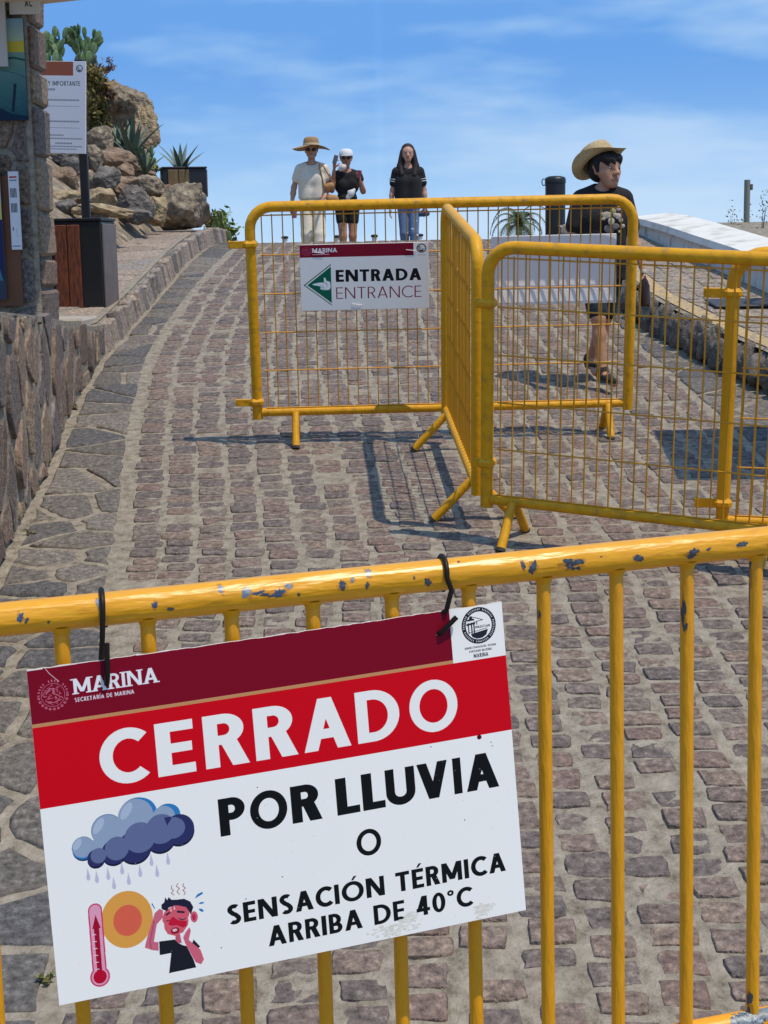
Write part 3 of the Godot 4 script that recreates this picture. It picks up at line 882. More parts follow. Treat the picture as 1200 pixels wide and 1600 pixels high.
func chipped_post(grain: Texture2D) -> Array:
	# four coats of worn paint for the uprights, uv x 0.75 m down the post, uv y round it
	var out := []
	for kind in 4:
		var w := 1024
		var h := 128
		var img := Image.create(w, h, false, Image.FORMAT_RGB8)
		img.fill(rgb(222, 153, 8))
		for j in 160: chip(img, Vector2(rng.randf() * w, rng.randf() * h), Vector2(rng.randf_range(4, 30), rng.randf_range(2, 8)), [rgb(226, 157, 10), rgb(216, 147, 6), rgb(222, 153, 8)][j % 3], 0.5)
		var flakes := []
		if kind == 1: flakes = [[70, 38, 16, 9], [74, 22, 8, 5], [500, 30, 4, 3]]
		elif kind == 2: flakes = [[95, 20, 26, 6], [110, 24, 14, 9], [130, 14, 10, 5], [60, 44, 6, 4]]
		elif kind == 3: flakes = [[40, 44, 40, 16], [80, 46, 34, 12], [110, 40, 20, 8], [925, 20, 16, 8], [940, 46, 12, 6], [985, 18, 30, 12], [1010, 24, 26, 18]]
		for q in flakes:
			chip(img, Vector2(q[0], q[1]), Vector2(q[2], q[3]) * 1.15, rgb(190, 122, 14), 0.25)
			chip(img, Vector2(q[0], q[1]), Vector2(q[2], q[3]), rgb(62, 66, 74), 0.3)
		var m := StandardMaterial3D.new()
		m.albedo_texture = ImageTexture.create_from_image(img)
		m.roughness = 0.34
		m.uv1_scale = Vector3(1.0 / 0.75, 1.0, 1.0)
		m.heightmap_enabled = true; m.heightmap_texture = M.brush; m.heightmap_scale = 0.15
		out.append(m)
	return out

# ---------------------------------------------------------------- light, sky, camera
func make_light() -> void:
	var cam := Camera3D.new()
	cam.name = "camera"
	cam.fov = rad_to_deg(2.0 * atan(800.0 / FOCAL))
	cam.near = 0.05; cam.far = 4000.0
	cam.position = Vector3(0, EYE, 0)
	cam.rotation = Vector3(-pitch, 0, -roll)
	add_child(cam)
	cam.current = true
	var env := Environment.new()
	env.background_mode = Environment.BG_SKY
	var sky := Sky.new()
	var pan := PanoramaSkyMaterial.new()
	pan.panorama = sky_image()
	sky.sky_material = pan
	env.sky = sky
	env.background_energy_multiplier = 1.0
	env.tonemap_mode = Environment.TONE_MAPPER_LINEAR
	env.tonemap_exposure = 1.15
	env.sdfgi_enabled = true; env.ssao_enabled = true; env.ssil_enabled = true
	var we := WorldEnvironment.new()
	we.name = "world_environment"
	we.environment = env
	add_child(we)
	var sun := DirectionalLight3D.new()
	sun.name = "sun"
	sun.light_energy = 0.97
	sun.light_color = Color(1.0, 0.95, 0.87)
	sun.light_angular_distance = 0.53
	sun.shadow_enabled = true
	add_child(sun)
	sun.look_at_from_position(Vector3(0.35, 1.0, 0.25) * 10.0, Vector3.ZERO, Vector3.UP)

func sky_image() -> ImageTexture:
	var w := 1024
	var h := 1024                                     # the upper half; widened and joined to the lower half below
	var streak := FastNoiseLite.new()
	streak.seed = 4; streak.frequency = 1.0; streak.fractal_octaves = 7; streak.fractal_gain = 0.6
	var soft := FastNoiseLite.new()
	soft.seed = 9; soft.frequency = 1.0; soft.fractal_octaves = 3
	var data := PackedByteArray()
	data.resize(w * h * 3)
	var at_horizon := Color(0.68, 0.81, 0.93)
	var blue := Color(0.40, 0.61, 0.865)
	var top := Color(0.42, 0.60, 0.835)
	var veil := Color(0.76, 0.84, 0.925)
	for j in h:
		var el := 90.0 * (1.0 - (j + 0.5) / h)
		var base := at_horizon.lerp(blue, smoothstep(0.0, 7.5, el)).lerp(top, smoothstep(8.0, 70.0, el))
		for i in w:
			var az := (float(i) / w - 0.5) * 360.0
			# cirrus: long streaks along the horizon, drawn on a circle so that the ends meet
			var rad := deg_to_rad(az)
			var p := Vector3(sin(rad) * 5.2, cos(rad) * 5.2, (el + az * 0.02 * 0.0) * 0.42)
			var s := streak.get_noise_3dv(p)
			var g := soft.get_noise_3d(p.x * 0.35 + 7.0, p.y * 0.35, p.z * 0.5 + 3.0)
			var k := clampf(0.36 + s * 1.25 + g * 1.3, 0.0, 1.0) * 0.6
			var c := base.lerp(veil, k)
			var o := (j * w + i) * 3
			data[o] = int(clampf(c.r * 255.0, 0, 255)); data[o + 1] = int(clampf(c.g * 255.0, 0, 255)); data[o + 2] = int(clampf(c.b * 255.0, 0, 255))
	var upper := Image.create_from_data(w, h, false, Image.FORMAT_RGB8, data)
	upper.resize(2048, 1024, Image.INTERPOLATE_CUBIC)
	var full := Image.create(2048, 2048, false, Image.FORMAT_RGB8)
	full.fill(Color(0.56, 0.68, 0.78))
	full.blit_rect(upper, Rect2i(0, 0, 2048, 1024), Vector2i.ZERO)
	return ImageTexture.create_from_image(full)

# ---------------------------------------------------------------- ground and paving
func sett_shape(k: int) -> ArrayMesh:
	# a worn paving brick 1 x 1 seen from above, 0.03 m of it above its bed
	var gen := RandomNumberGenerator.new()
	gen.seed = 900 + k
	var poly := PackedVector2Array()
	for c in [Vector2(-0.5, -0.5), Vector2(0.5, -0.5), Vector2(0.5, 0.5), Vector2(-0.5, 0.5)]:
		var nxt := Vector2(-c.y, c.x)
		poly.append(c * Vector2(gen.randf_range(0.88, 1.03), gen.randf_range(0.8, 1.03)))
		for e in [0.3, 0.68]: poly.append(c.lerp(nxt, e + gen.randf_range(-0.08, 0.08)) * gen.randf_range(0.93, 1.06))
	var place := func(p: Vector2, hh: float) -> Vector3: return Vector3(p.x, hh, p.y)
	return slab(poly, place, 0.0042 + gen.randf_range(0.0, 0.0012), -0.02, 0.06, 0.0035)

func make_ground() -> void:
	# earth of the hilltop, falling away beyond the crest
	var b := Build.new()
	var xs := [-400.0, -120.0, -40.0, -14.0, -8.0, -6.0, -5.0, -4.0, -3.0, -2.0, -1.0, 0.0, 1.0, 2.0, 3.0, 4.0, 6.0, 9.0, 16.0, 40.0, 120.0, 400.0]
	var ds := [-30.0, -8.0, -2.0, 0.0, 2.0, 4.0, 6.0, 8.0, 10.0, 11.0, 12.0, 13.0, 14.0, 15.0, 16.0, 17.0, 18.0, 20.0, 24.0, 30.0, 45.0, 70.0, 120.0, 300.0, 900.0]
	for d in ds:
		for x in xs:
			var y := ramp_height(maxf(d, -6.0)) - 0.22
			if d > 24.0: y -= (d - 24.0) * 0.25
			if x > 3.5: y -= (x - 3.5) * 0.35
			if x < -5.0: y -= (-5.0 - x) * 0.1
			b.vert(Vector3(x, maxf(y, -160.0), -d), Vector3.UP)
	for j in ds.size() - 1:
		for i in xs.size() - 1:
			var a := j * xs.size() + i
			b.quad(a, a + 1, a + xs.size() + 1, a + xs.size())
	b.smooth()
	var g := part(self, "ground", b.mesh(), M.earth)
	g.set_meta("kind", "structure"); g.set_meta("label", "dry earth of the hilltop"); g.set_meta("category", "ground")

	# the ramp: a bed of mortar with paving bricks set in it
	var road := structure("road", "ramp paved with small reddish grey bricks in wide mortar joints")
	b = Build.new()
	var rows := []
	var d := 0.0
	while d < 26.0:
		rows.append(d)
		d += 0.2 if d < 2.3 else (0.022 if d < 6.0 else (0.035 if d < 9.0 else (0.08 if d < 17.0 else 0.5)))
	var nx := 170
	for r in rows:
		var x0: float = interp(WALL_LEFT, r) - 0.06
		var x1: float = minf(interp(KERB_RIGHT, r) + 0.06, 2.3)
		for i in nx + 1:
			var x := lerpf(x0, x1, float(i) / nx)
			var y := road_y(x, r) + 0.0042 * crumb.get_noise_2d(x * 900.0, r * 900.0) + 0.003 * crumb.get_noise_2d(x * 260.0 + 99.0, r * 260.0)
			b.vert(Vector3(x, y, -r), Vector3.UP)
	for j in rows.size() - 1:
		for i in nx:
			var a := j * (nx + 1) + i
			b.quad(a, a + 1, a + nx + 2, a + nx + 1)
	b.smooth()
	part(road, "mortar_bed", b.mesh(), M.mortar)

	# paving bricks, row by row up the ramp
	var shapes := []
	for k in 16: shapes.append(sett_shape(k))
	var all := []
	var n_rows := 21
	for i in n_rows:
		d = 2.25 + rng.randf() * 0.1
		while d < 17.5:
			var left := interp(ROW_EDGE, d)
			var right := interp(ROAD_RIGHT, d)
			var pitch_x := (right - left) / n_rows
			var far := smoothstep(4.5, 6.5, d)
			var long := rng.randf_range(0.062, 0.092) + 0.012 * far
			if rng.randf() < 0.04: long *= 1.5
			var mid := d + long * 0.5
			var x := left + pitch_x * (i + 0.5) + rng.randfn() * 0.006
			var wide := pitch_x * rng.randf_range(0.72, 0.87)
			d += long + rng.randf_range(0.006, 0.02)
			if x - wide * 0.5 < interp(FLAG_EDGE, mid) - 0.004: continue
			if x + wide * 0.5 > right: continue
			if rng.randf() < 0.03: continue
			all.append([mid, x, wide, long, rng.randf_range(-0.0045, 0.0012), rng.randi() % 16, rng.randi() % 7, rng.randfn() * 0.05, rng.randfn() * 0.012, rng.randfn() * 0.012])
	# the 300 that show largest in front of the camera are bricks of their own; the rest are one mass
	var seen := []
	for e in all:
		var q := to_pixel(Vector3(e[1], road_y(e[1], e[0]), -e[0]))
		var hidden := q.x > 20.0 and q.x < 800.0 and q.y > 1000.0 - (q.x - 400.0) * 0.14 and q.y < 1540.0 - (q.x - 100.0) * 0.2
		if q.x > -10 and q.x < 1210 and q.y < 1620 and not hidden: seen.append(e)
	seen.sort_custom(func(a, b2): return a[0] < b2[0])
	var single := {}
	for k in mini(298, seen.size()): single[seen[k]] = true
	var mass := Build.new()
	for e in all:
		var slope := (road_y(e[1], e[0] + 0.04) - road_y(e[1], e[0] - 0.04)) / 0.08
		var back := Vector3(-(interp(ROW_EDGE, e[0] + 0.1) - interp(ROW_EDGE, e[0] - 0.1)) * 2.5 * (1.0 - clampf((e[1] + 1.0) / 2.5, 0, 1)), -slope, 1.0).normalized()
		back = back.rotated(Vector3.UP, e[7])
		var side := Vector3.UP.cross(back).normalized()
		side.y += e[8]
		var up := back.cross(side).normalized()
		var xf := Transform3D(Basis(side * e[2], up, back * e[3]), Vector3(e[1], road_y(e[1], e[0]) + e[4], -e[0]))
		if single.has(e):
			part(road, "brick", shapes[e[5]], M.setts[e[6]], xf)
		else:
			add_mass(mass, shapes[e[5]], xf, M.setts[e[6]].albedo_color.srgb_to_linear())
	var far_bricks := part(road, "brick_paving", mass.mesh(), M.sett_mass)
	far_bricks.set_meta("kind", "stuff")

	# slate flags along both edges of the ramp
	flag_strip("flagstone_gutter", "strip of irregular dark slate flags beside the low stone wall", WALL_LEFT, FLAG_EDGE, 2.0, 16.5, 0.25, M.slates, 501, 0.012)
	flag_strip("flagstone_gutter", "narrow strip of grey flags at the foot of the dark stone kerb", ROAD_RIGHT, KERB_RIGHT, 4.6, 16.5, 0.26, M.slates, 502, 0.012)

func add_mass(mass: Build, mesh: ArrayMesh, xf: Transform3D, col: Color) -> void:
	var a := mesh.surface_get_arrays(0)
	var v: PackedVector3Array = a[Mesh.ARRAY_VERTEX]
	var n: PackedVector3Array = a[Mesh.ARRAY_NORMAL]
	var idx: PackedInt32Array = a[Mesh.ARRAY_INDEX]
	var off := mass.v.size()
	mass.tint = col
	var nb := xf.basis.inverse().transposed()
	for k in v.size(): mass.vert(xf * v[k], (nb * n[k]).normalized())
	for k in idx: mass.i.append(k + off)

func flag_strip(called: String, label: String, left: Array, right: Array, d0: float, d1: float, size: float, mats: Array, seed_value: int, gap: float) -> void:
	var o := structure(called, label)
	rng.seed = seed_value
	var seeds := []
	var d := d0
	while d < d1:
		var a := interp(left, d)
		var b := interp(right, d)
		var n := maxi(1, int(round((b - a) / size)))
		for k in n: seeds.append(Vector2(lerpf(a, b, (k + 0.5 + rng.randf_range(-0.42, 0.42)) / n), d + rng.randf_range(-0.45, 0.45) * size))
		d += size * rng.randf_range(0.6, 0.95)
	var cells := voronoi(seeds, size * 1.6)
	for k in cells.size():
		var s: Vector2 = seeds[k]
		var poly: Array = cells[k]
		for e in [[left, -1.0, 0.015], [right, 1.0, 0.035]]:
			var p0 := Vector2(interp(e[0], s.y - 0.2), s.y - 0.2)
			var p1 := Vector2(interp(e[0], s.y + 0.2), s.y + 0.2)
			var nn: Vector2 = (p1 - p0).orthogonal().normalized()
			if nn.x * e[1] < 0.0: nn = -nn
			poly = cut(poly, p0 - nn * e[2], nn)
		if poly.size() < 3: continue
		var w := worn(poly, gap, 0.018)
		if w.size() < 3: continue
		var lift := rng.randf_range(-0.001, 0.006)
		var place := func(p: Vector2, hh: float) -> Vector3: return Vector3(p.x, road_y(p.x, p.y) + hh + lift, -p.y)
		var m := centred(slab(w, place, 0.007, -0.02, 0.012))
		part(o, "flagstone", m[0], mats[rng.randi() % mats.size()], Transform3D(Basis.IDENTITY, m[1]))

# ---------------------------------------------------------------- left side: wall, kerb, pavement, pillar, rocks
func wall_top(d: float) -> float:
	return interp([[4.0, 1.34], [5.4, 1.30], [6.8, 1.225], [8.5, 1.11], [9.2, 1.11]], d)

func make_left() -> void:
	rng.seed = 71
	# low retaining wall of upright slates
	var wall := thing("stone_wall", "low retaining wall of upright brown slate slabs in pale mortar", "wall", Transform3D(Basis.IDENTITY, Vector3(-1.4, 0.5, -6.5)))
	var base := wall.position
	var b := Build.new()
	var prev := []
	var d := 3.6
	while d <= 8.81:
		var x := interp(WALL_LEFT, d) - 0.008
		prev.append([Vector3(x, ramp_height(d) - 0.1, -d) - base, Vector3(x, wall_top(d) - 0.012, -d) - base, Vector3(x - 0.6, wall_top(d) - 0.012, -d) - base])
		d += 0.2
	for k in prev.size() - 1:
		b.face([prev[k][0], prev[k + 1][0], prev[k + 1][1], prev[k][1]])
		b.face([prev[k][1], prev[k + 1][1], prev[k + 1][2], prev[k][2]])
	var e: Array = prev[prev.size() - 1]
	b.face([e[0], Vector3(e[0].x - 0.6, e[0].y, e[0].z), e[2], e[1]])
	part(wall, "mortar_core", b.mesh(), M.mortar)
	var seeds := []
	d = 3.7
	while d < 8.75:
		var hgt := wall_top(d) - ramp_height(d)
		var y := rng.randf_range(-0.25, 0.12)
		while y < hgt + 0.1:
			seeds.append(Vector2(d * 1.3 + rng.randf_range(-0.2, 0.2), ramp_height(d) + y))
			y += rng.randf_range(0.2, 0.4)
		d += rng.randf_range(0.15, 0.26)
	var cells := voronoi(seeds, 0.6)
	for k in cells.size():
		var s: Vector2 = seeds[k]
		var dd := s.y * 0.0 + s.x / 1.3
		if dd > 8.78 or dd < 3.62: continue
		var poly: Array = cut(cells[k], Vector2(0, wall_top(dd) + rng.randf_range(-0.03, 0.02)), Vector2(0, 1))
		poly = cut(poly, Vector2(0, ramp_height(dd) - 0.01), Vector2(0, -1))
		poly = cut(poly, Vector2(8.8 * 1.3, 0), Vector2(1, 0))
		if poly.size() < 3: continue
		var q := []
		for p in poly: q.append(Vector2(p.x / 1.3, p.y))
		var w := worn(q, 0.021, 0.035)
		if w.size() < 3: continue
		var proud := rng.randf_range(-0.002, 0.012)
		var tilt := rng.randfn() * 0.05
		var place := func(p: Vector2, hh: float) -> Vector3: return Vector3(interp(WALL_LEFT, p.x) - 0.014 + hh + (proud if hh > 0.0 else 0.0) + tilt * (p.x - dd) * (1.0 if hh > 0.0 else 0.0), p.y, -p.x) - base
		var m := centred(slab(w, place, 0.012, -0.03, 0.01))
		part(wall, "slate", m[0], M.wallstones[rng.randi() % 6], Transform3D(Basis.IDENTITY, m[1]))
	# paved terrace and pavement behind it
	var pave := structure("pavement", "pale stone pavement beside the ramp, raised on a kerb of upright slates")
	b = Build.new()
	var ds := []
	d = 8.55
	while d < 17.0: ds.append(d); d += 0.25
	for q in ds:
		for x in [-6.0, -3.4, -2.6, -2.2, -1.9, -1.64]:
			var xx: float = x if x < -1.65 else interp(WALL_LEFT, q) - 0.1
			b.vert(Vector3(xx, maxf(ramp_height(q) + 0.135, 1.095 if q < 9.6 else 0.0), -q), Vector3.UP)
	for j in ds.size() - 1:
		for i in 5:
			var a := j * 6 + i
			b.quad(a, a + 1, a + 7, a + 6)
	b.smooth()
	part(pave, "mortar_bed", b.mesh(), M.mortar)
	seeds = []
	d = 9.35
	while d < 16.6:
		var x := -3.3
		while x < -1.62:
			seeds.append(Vector2(x + rng.randf_range(-0.12, 0.12), d + rng.randf_range(-0.08, 0.08)))
			x += rng.randf_range(0.32, 0.5)
		d += 0.27
	cells = voronoi(seeds, 0.7)
	for k in cells.size():
		var s: Vector2 = seeds[k]
		var poly: Array = cut(cells[k], Vector2(interp(WALL_LEFT, s.y) - 0.13, 0), Vector2(1, 0))
		poly = cut(poly, Vector2(0, 9.3), Vector2(0, -1))
		if poly.size() < 3: continue
		var w := worn(poly, 0.013, 0.012)
		if w.size() < 3: continue
		var lift := rng.randf_range(-0.003, 0.004)
		var place := func(p: Vector2, hh: float) -> Vector3: return Vector3(p.x, maxf(ramp_height(p.y) + 0.135, 1.095 if p.y < 9.6 else 0.0) + hh + lift, -p.y)
		var m := centred(slab(w, place, 0.006, -0.02, 0.01))
		part(pave, "paving_slab", m[0], M.paves[rng.randi() % 4], Transform3D(Basis.IDENTITY, m[1]))
	# step slab in front of the bin
	b = Build.new()
	box(b, Vector3(1.3, 0.05, 0.5), Transform3D(Basis.IDENTITY, Vector3(-2.34, 1.108, -9.05)), 0.012)
	part(pave, "step_slab", b.mesh(), M.concrete)
	# kerb of upright slates
	d = 8.85
	while d < 16.3:
		var long := rng.randf_range(0.09, 0.17)
		var mid := d + long * 0.5
		var x := interp(WALL_LEFT, mid)
		var top := ramp_height(mid) + 0.148 + rng.randf_range(-0.012, 0.012)
		var low := ramp_height(mid) - 0.03
		b = Build.new()
		var hgt := top - low
		box(b, Vector3(0.055 + rng.randf() * 0.015, hgt, long * 0.86), Transform3D(Basis.from_euler(Vector3(0.137 + rng.randfn() * 0.08, rng.randfn() * 0.08, 0.14 + rng.randfn() * 0.04)), Vector3.ZERO), 0.012)
		part(pave, "kerb_stone", b.mesh(), (M.paves + [M.wallstones[4], M.slates[1]])[rng.randi() % 6], Transform3D(Basis.IDENTITY, Vector3(x - 0.04, low + hgt * 0.5, -mid)))
		d += long
	b = Build.new()
	d = 8.7
	var strip := []
	while d < 16.4:
		var x := interp(WALL_LEFT, d)
		strip.append([Vector3(x + 0.005, ramp_height(d) - 0.02, -d), Vector3(x - 0.05, ramp_height(d) + 0.125, -d), Vector3(x - 0.16, ramp_height(d) + 0.13, -d)])
		d += 0.2
	for k in strip.size() - 1:
		b.face([strip[k][0], strip[k + 1][0], strip[k + 1][1], strip[k][1]])
		b.face([strip[k][1], strip[k + 1][1], strip[k + 1][2], strip[k][2]])
	part(pave, "kerb_mortar", b.mesh(), M.mortar)
	make_pillar()
	make_bins()
	make_rocks()

func make_pillar() -> void:
	rng.seed = 33
	var org := Vector3(-2.35, 1.06, -8.49)
	var pil := thing("stone_pillar", "tall pillar of large brown stones carrying posters and notices", "pillar", Transform3D(Basis.IDENTITY, org))
	var b := Build.new()
	box(b, Vector3(1.1, 1.9, 0.36), Transform3D(Basis.IDENTITY, Vector3(-0.02, 0.95, 0.0)), 0.02)
	part(pil, "mortar_core", b.mesh(), M.mortar)
	var seeds := []
	var y := 0.0
	while y < 1.95:
		var x := -0.6
		while x < 0.62:
			seeds.append(Vector2(x + rng.randf_range(-0.06, 0.06), y + rng.randf_range(-0.06, 0.06)))
			x += rng.randf_range(0.2, 0.34)
		y += rng.randf_range(0.17, 0.3)
	var cells := voronoi(seeds, 0.6)
	for k in cells.size():
		var poly: Array = cells[k]
		for c in [[Vector2(0.515, 0), Vector2(1, 0)], [Vector2(-0.55, 0), Vector2(-1, 0)], [Vector2(0, 1.9), Vector2(0, 1)], [Vector2(0, 0.02), Vector2(0, -1)]]: poly = cut(poly, c[0], c[1])
		if poly.size() < 3: continue
		var w := worn(poly, 0.01, 0.012)
		if w.size() < 3: continue
		var proud := rng.randf_range(0.0, 0.012)
		var place := func(p: Vector2, hh: float) -> Vector3: return Vector3(p.x, p.y, 0.176 + hh + (proud if hh > 0.0 else 0.0))
		var m := centred(slab(w, place, 0.012, -0.03, 0.012))
		part(pil, "stone", m[0], M.wallstones[[0, 2, 4, 5][rng.randi() % 4]], Transform3D(Basis.IDENTITY, m[1]))
	y = 0.02
	while y < 1.88:                                    # stones of the side that faces the ramp
		var hgt := rng.randf_range(0.14, 0.3)
		b = Build.new()
		box(b, Vector3(0.05, minf(hgt, 1.9 - y) - 0.02, 0.31), Transform3D(Basis.from_euler(Vector3(rng.randfn() * 0.02, 0, rng.randfn() * 0.03)), Vector3.ZERO), 0.015)
		part(pil, "stone", b.mesh(), M.wallstones[rng.randi() % 4], Transform3D(Basis.IDENTITY, Vector3(0.535, y + hgt * 0.5, 0.0)))
		y += hgt
	# things hung on the pillar (face at z = -8.33)
	var face_z := -8.278
	var c := Canvas.new(250, 500, 1.0, rgb(150, 190, 200))
	for j in 500:
		var t := j / 500.0
		var col := rgb(140, 178, 196)
		if t > 0.22 and t < 0.33: col = rgb(198, 186, 62)
		elif t >= 0.33: col = rgb(118, 156, 146).lerp(rgb(24, 70, 84), (t - 0.33) / 0.67)
		elif t < 0.22: col = rgb(126, 166, 192).lerp(rgb(176, 192, 168), t / 0.22)
		c.rect(0, j, 250, 1.5, col)
	for j in 60: c.line([Vector2(rng.randf() * 250, 240 + rng.randf() * 240), Vector2(rng.randf() * 250, 250 + rng.randf() * 240)], 1.0, rgb(70, 120, 120))
	c.fill([pts([0, 330, 60, 380, 120, 430, 190, 470, 250, 480, 250, 500, 0, 500])], rgb(16, 42, 66))
	c.fill([pts([0, 340, 40, 370, 60, 420, 0, 440])], rgb(26, 92, 150))
	c.line([Vector2(150, 200), Vector2(205, 192), Vector2(250, 205)], 10, rgb(40, 84, 80))
	c.line([Vector2(100, 230), Vector2(96, 440)], 12, rgb(20, 58, 70)); c.line([Vector2(205, 320), Vector2(190, 460)], 12, rgb(18, 48, 62))
	c.line([Vector2(100, 235), Vector2(205, 268), Vector2(250, 290)], 3, rgb(46, 82, 84))
	hang("framed_picture", "framed harbour picture with a yellow sunset band on the stone pillar", "picture", Vector2(-60, 30), Vector2(45, 188), face_z, 0.02, c.texture(), rgb(24, 34, 36))
	c = Canvas.new(120, 60, 1.0, rgb(206, 208, 212))
	c.text("AC", 62, 44, 16, 30, 0.2, rgb(60, 64, 70))
	hang("white_plate", "white plate under the roof at the top of the stone pillar", "sign", Vector2(13, -20), Vector2(63, 22), face_z, 0.015, c.texture(), rgb(200, 200, 204))
	c = Canvas.new(60, 260, 1.0, rgb(190, 190, 190))
	c.fill([pts([0, 90, 22, 110, 26, 170, 0, 190])], rgb(46, 44, 46))
	hang("pale_banner", "pale grey banner hanging at the outer edge of the stone pillar", "banner", Vector2(-40, -20), Vector2(13, 104), face_z + 0.05, 0.012, c.texture(), rgb(180, 180, 178))
	c = Canvas.new(140, 500, 1.0, rgb(118, 78, 56))
	hang("brown_board", "brown painted board on the lower part of the stone pillar", "board", Vector2(-60, 276), Vector2(37, 478), face_z, 0.02, c.texture(), rgb(104, 68, 50))
	c = Canvas.new(140, 460, 1.0, rgb(172, 186, 190))
	c.rect(0, 150, 140, 60, rgb(196, 190, 110)); c.rect(0, 205, 140, 260, rgb(36, 42, 84))
	c.fill([pts([0, 260, 80, 300, 120, 360, 140, 420, 140, 460, 0, 460])], rgb(70, 118, 124)); c.rect(0, 400, 140, 60, rgb(60, 66, 84))
	hang("dark_poster", "dark blue poster with pale top on the brown board", "poster", Vector2(-60, 242), Vector2(11, 468), face_z + 0.035, 0.01, c.texture(), rgb(70, 74, 84))
	c = Canvas.new(110, 520, 1.0, rgb(216, 216, 220))
	c.rect(10, 30, 84, 12, rgb(186, 70, 66)); c.rect(10, 52, 84, 10, rgb(120, 140, 170))
	for j in 2:
		for i in 5: c.rect(14 + i * 15, 110 + j * 100, 10, 62, rgb(60, 62, 68))
	c.rect(20, 370, 12, 24, rgb(70, 72, 76)); c.line([Vector2(60, 380), Vector2(70, 440)], 4, rgb(150, 140, 120)); c.rect(10, 494, 88, 8, rgb(110, 130, 170))
	hang("white_notice", "narrow white notice with bold dark lettering on the brown board", "notice", Vector2(12, 268), Vector2(35, 390), face_z + 0.06, 0.006, c.texture(), rgb(210, 210, 214))
	# roof edge over the pillar
	b = Build.new()
	var r0 := at(-190, 34, 8.75)
	var r1 := at(165, -4, 8.25)
	var back := Vector3(-0.3, 0, -1.0).normalized() * 0.9
	var a0 := r0 - back
	var a1 := r1 - back
	for k in 2:
		var lift := Vector3(0, 0.24 * k, 0)
		var q := [a0 + lift, a1 + lift, a1 + back + lift, a0 + back + lift]
		if k == 0: q.reverse()
		b.face(q)
	var up := Vector3(0, 0.24, 0)
	b.face([a0, a1, a1 + up, a0 + up]); b.face([a1, a1 + back, a1 + back + up, a1 + up]); b.face([a1 + back, a0 + back, a0 + back + up, a1 + back + up]); b.face([a0 + back, a0, a0 + up, a0 + back + up])
	var cm := centred(b.mesh())
	solo("roof_canopy", "cream flat roof slab resting on the stone pillar", "roof", cm[0], M.cream, Transform3D(Basis.IDENTITY, cm[1]))

func hang(called: String, label: String, category: String, p0: Vector2, p1: Vector2, z: float, thick: float, tex: Texture2D, edge: Color) -> void:
	# a flat picture or notice whose corners stand at two photograph positions on the plane z
	var a := at(p0.x, p0.y, -z)
	var b := at(p1.x, p1.y, -z)
	var lo := Vector2(minf(a.x, b.x), minf(a.y, b.y))
	var hi := Vector2(maxf(a.x, b.x), maxf(a.y, b.y))
	var o := thing(called, label, category, Transform3D(Basis.IDENTITY, Vector3((lo.x + hi.x) * 0.5, lo.y, z)))
	print_panel(o, hi.x - lo.x, hi.y - lo.y, thick, tex, plain(edge, 0.6))

func print_panel(o: Node3D, w: float, h: float, thick: float, tex: Texture2D, edge: Material, rough := 0.45) -> void:
	var b := Build.new()
	box(b, Vector3(w, h, thick), Transform3D(Basis.IDENTITY, Vector3(0, h * 0.5, 0)), 0.0015)
	part(o, "panel", b.mesh(), edge)
	b = Build.new()
	var z := thick * 0.5 + 0.0006
	b.face([Vector3(-w * 0.5 + 0.0015, 0.0015, z), Vector3(w * 0.5 - 0.0015, 0.0015, z), Vector3(w * 0.5 - 0.0015, h - 0.0015, z), Vector3(-w * 0.5 + 0.0015, h - 0.0015, z)], [Vector2(0, 1), Vector2(1, 1), Vector2(1, 0), Vector2(0, 0)])
	var m := StandardMaterial3D.new()
	m.albedo_texture = tex; m.roughness = rough; m.metallic_specular = 0.3
	part(o, "print", b.mesh(), m)

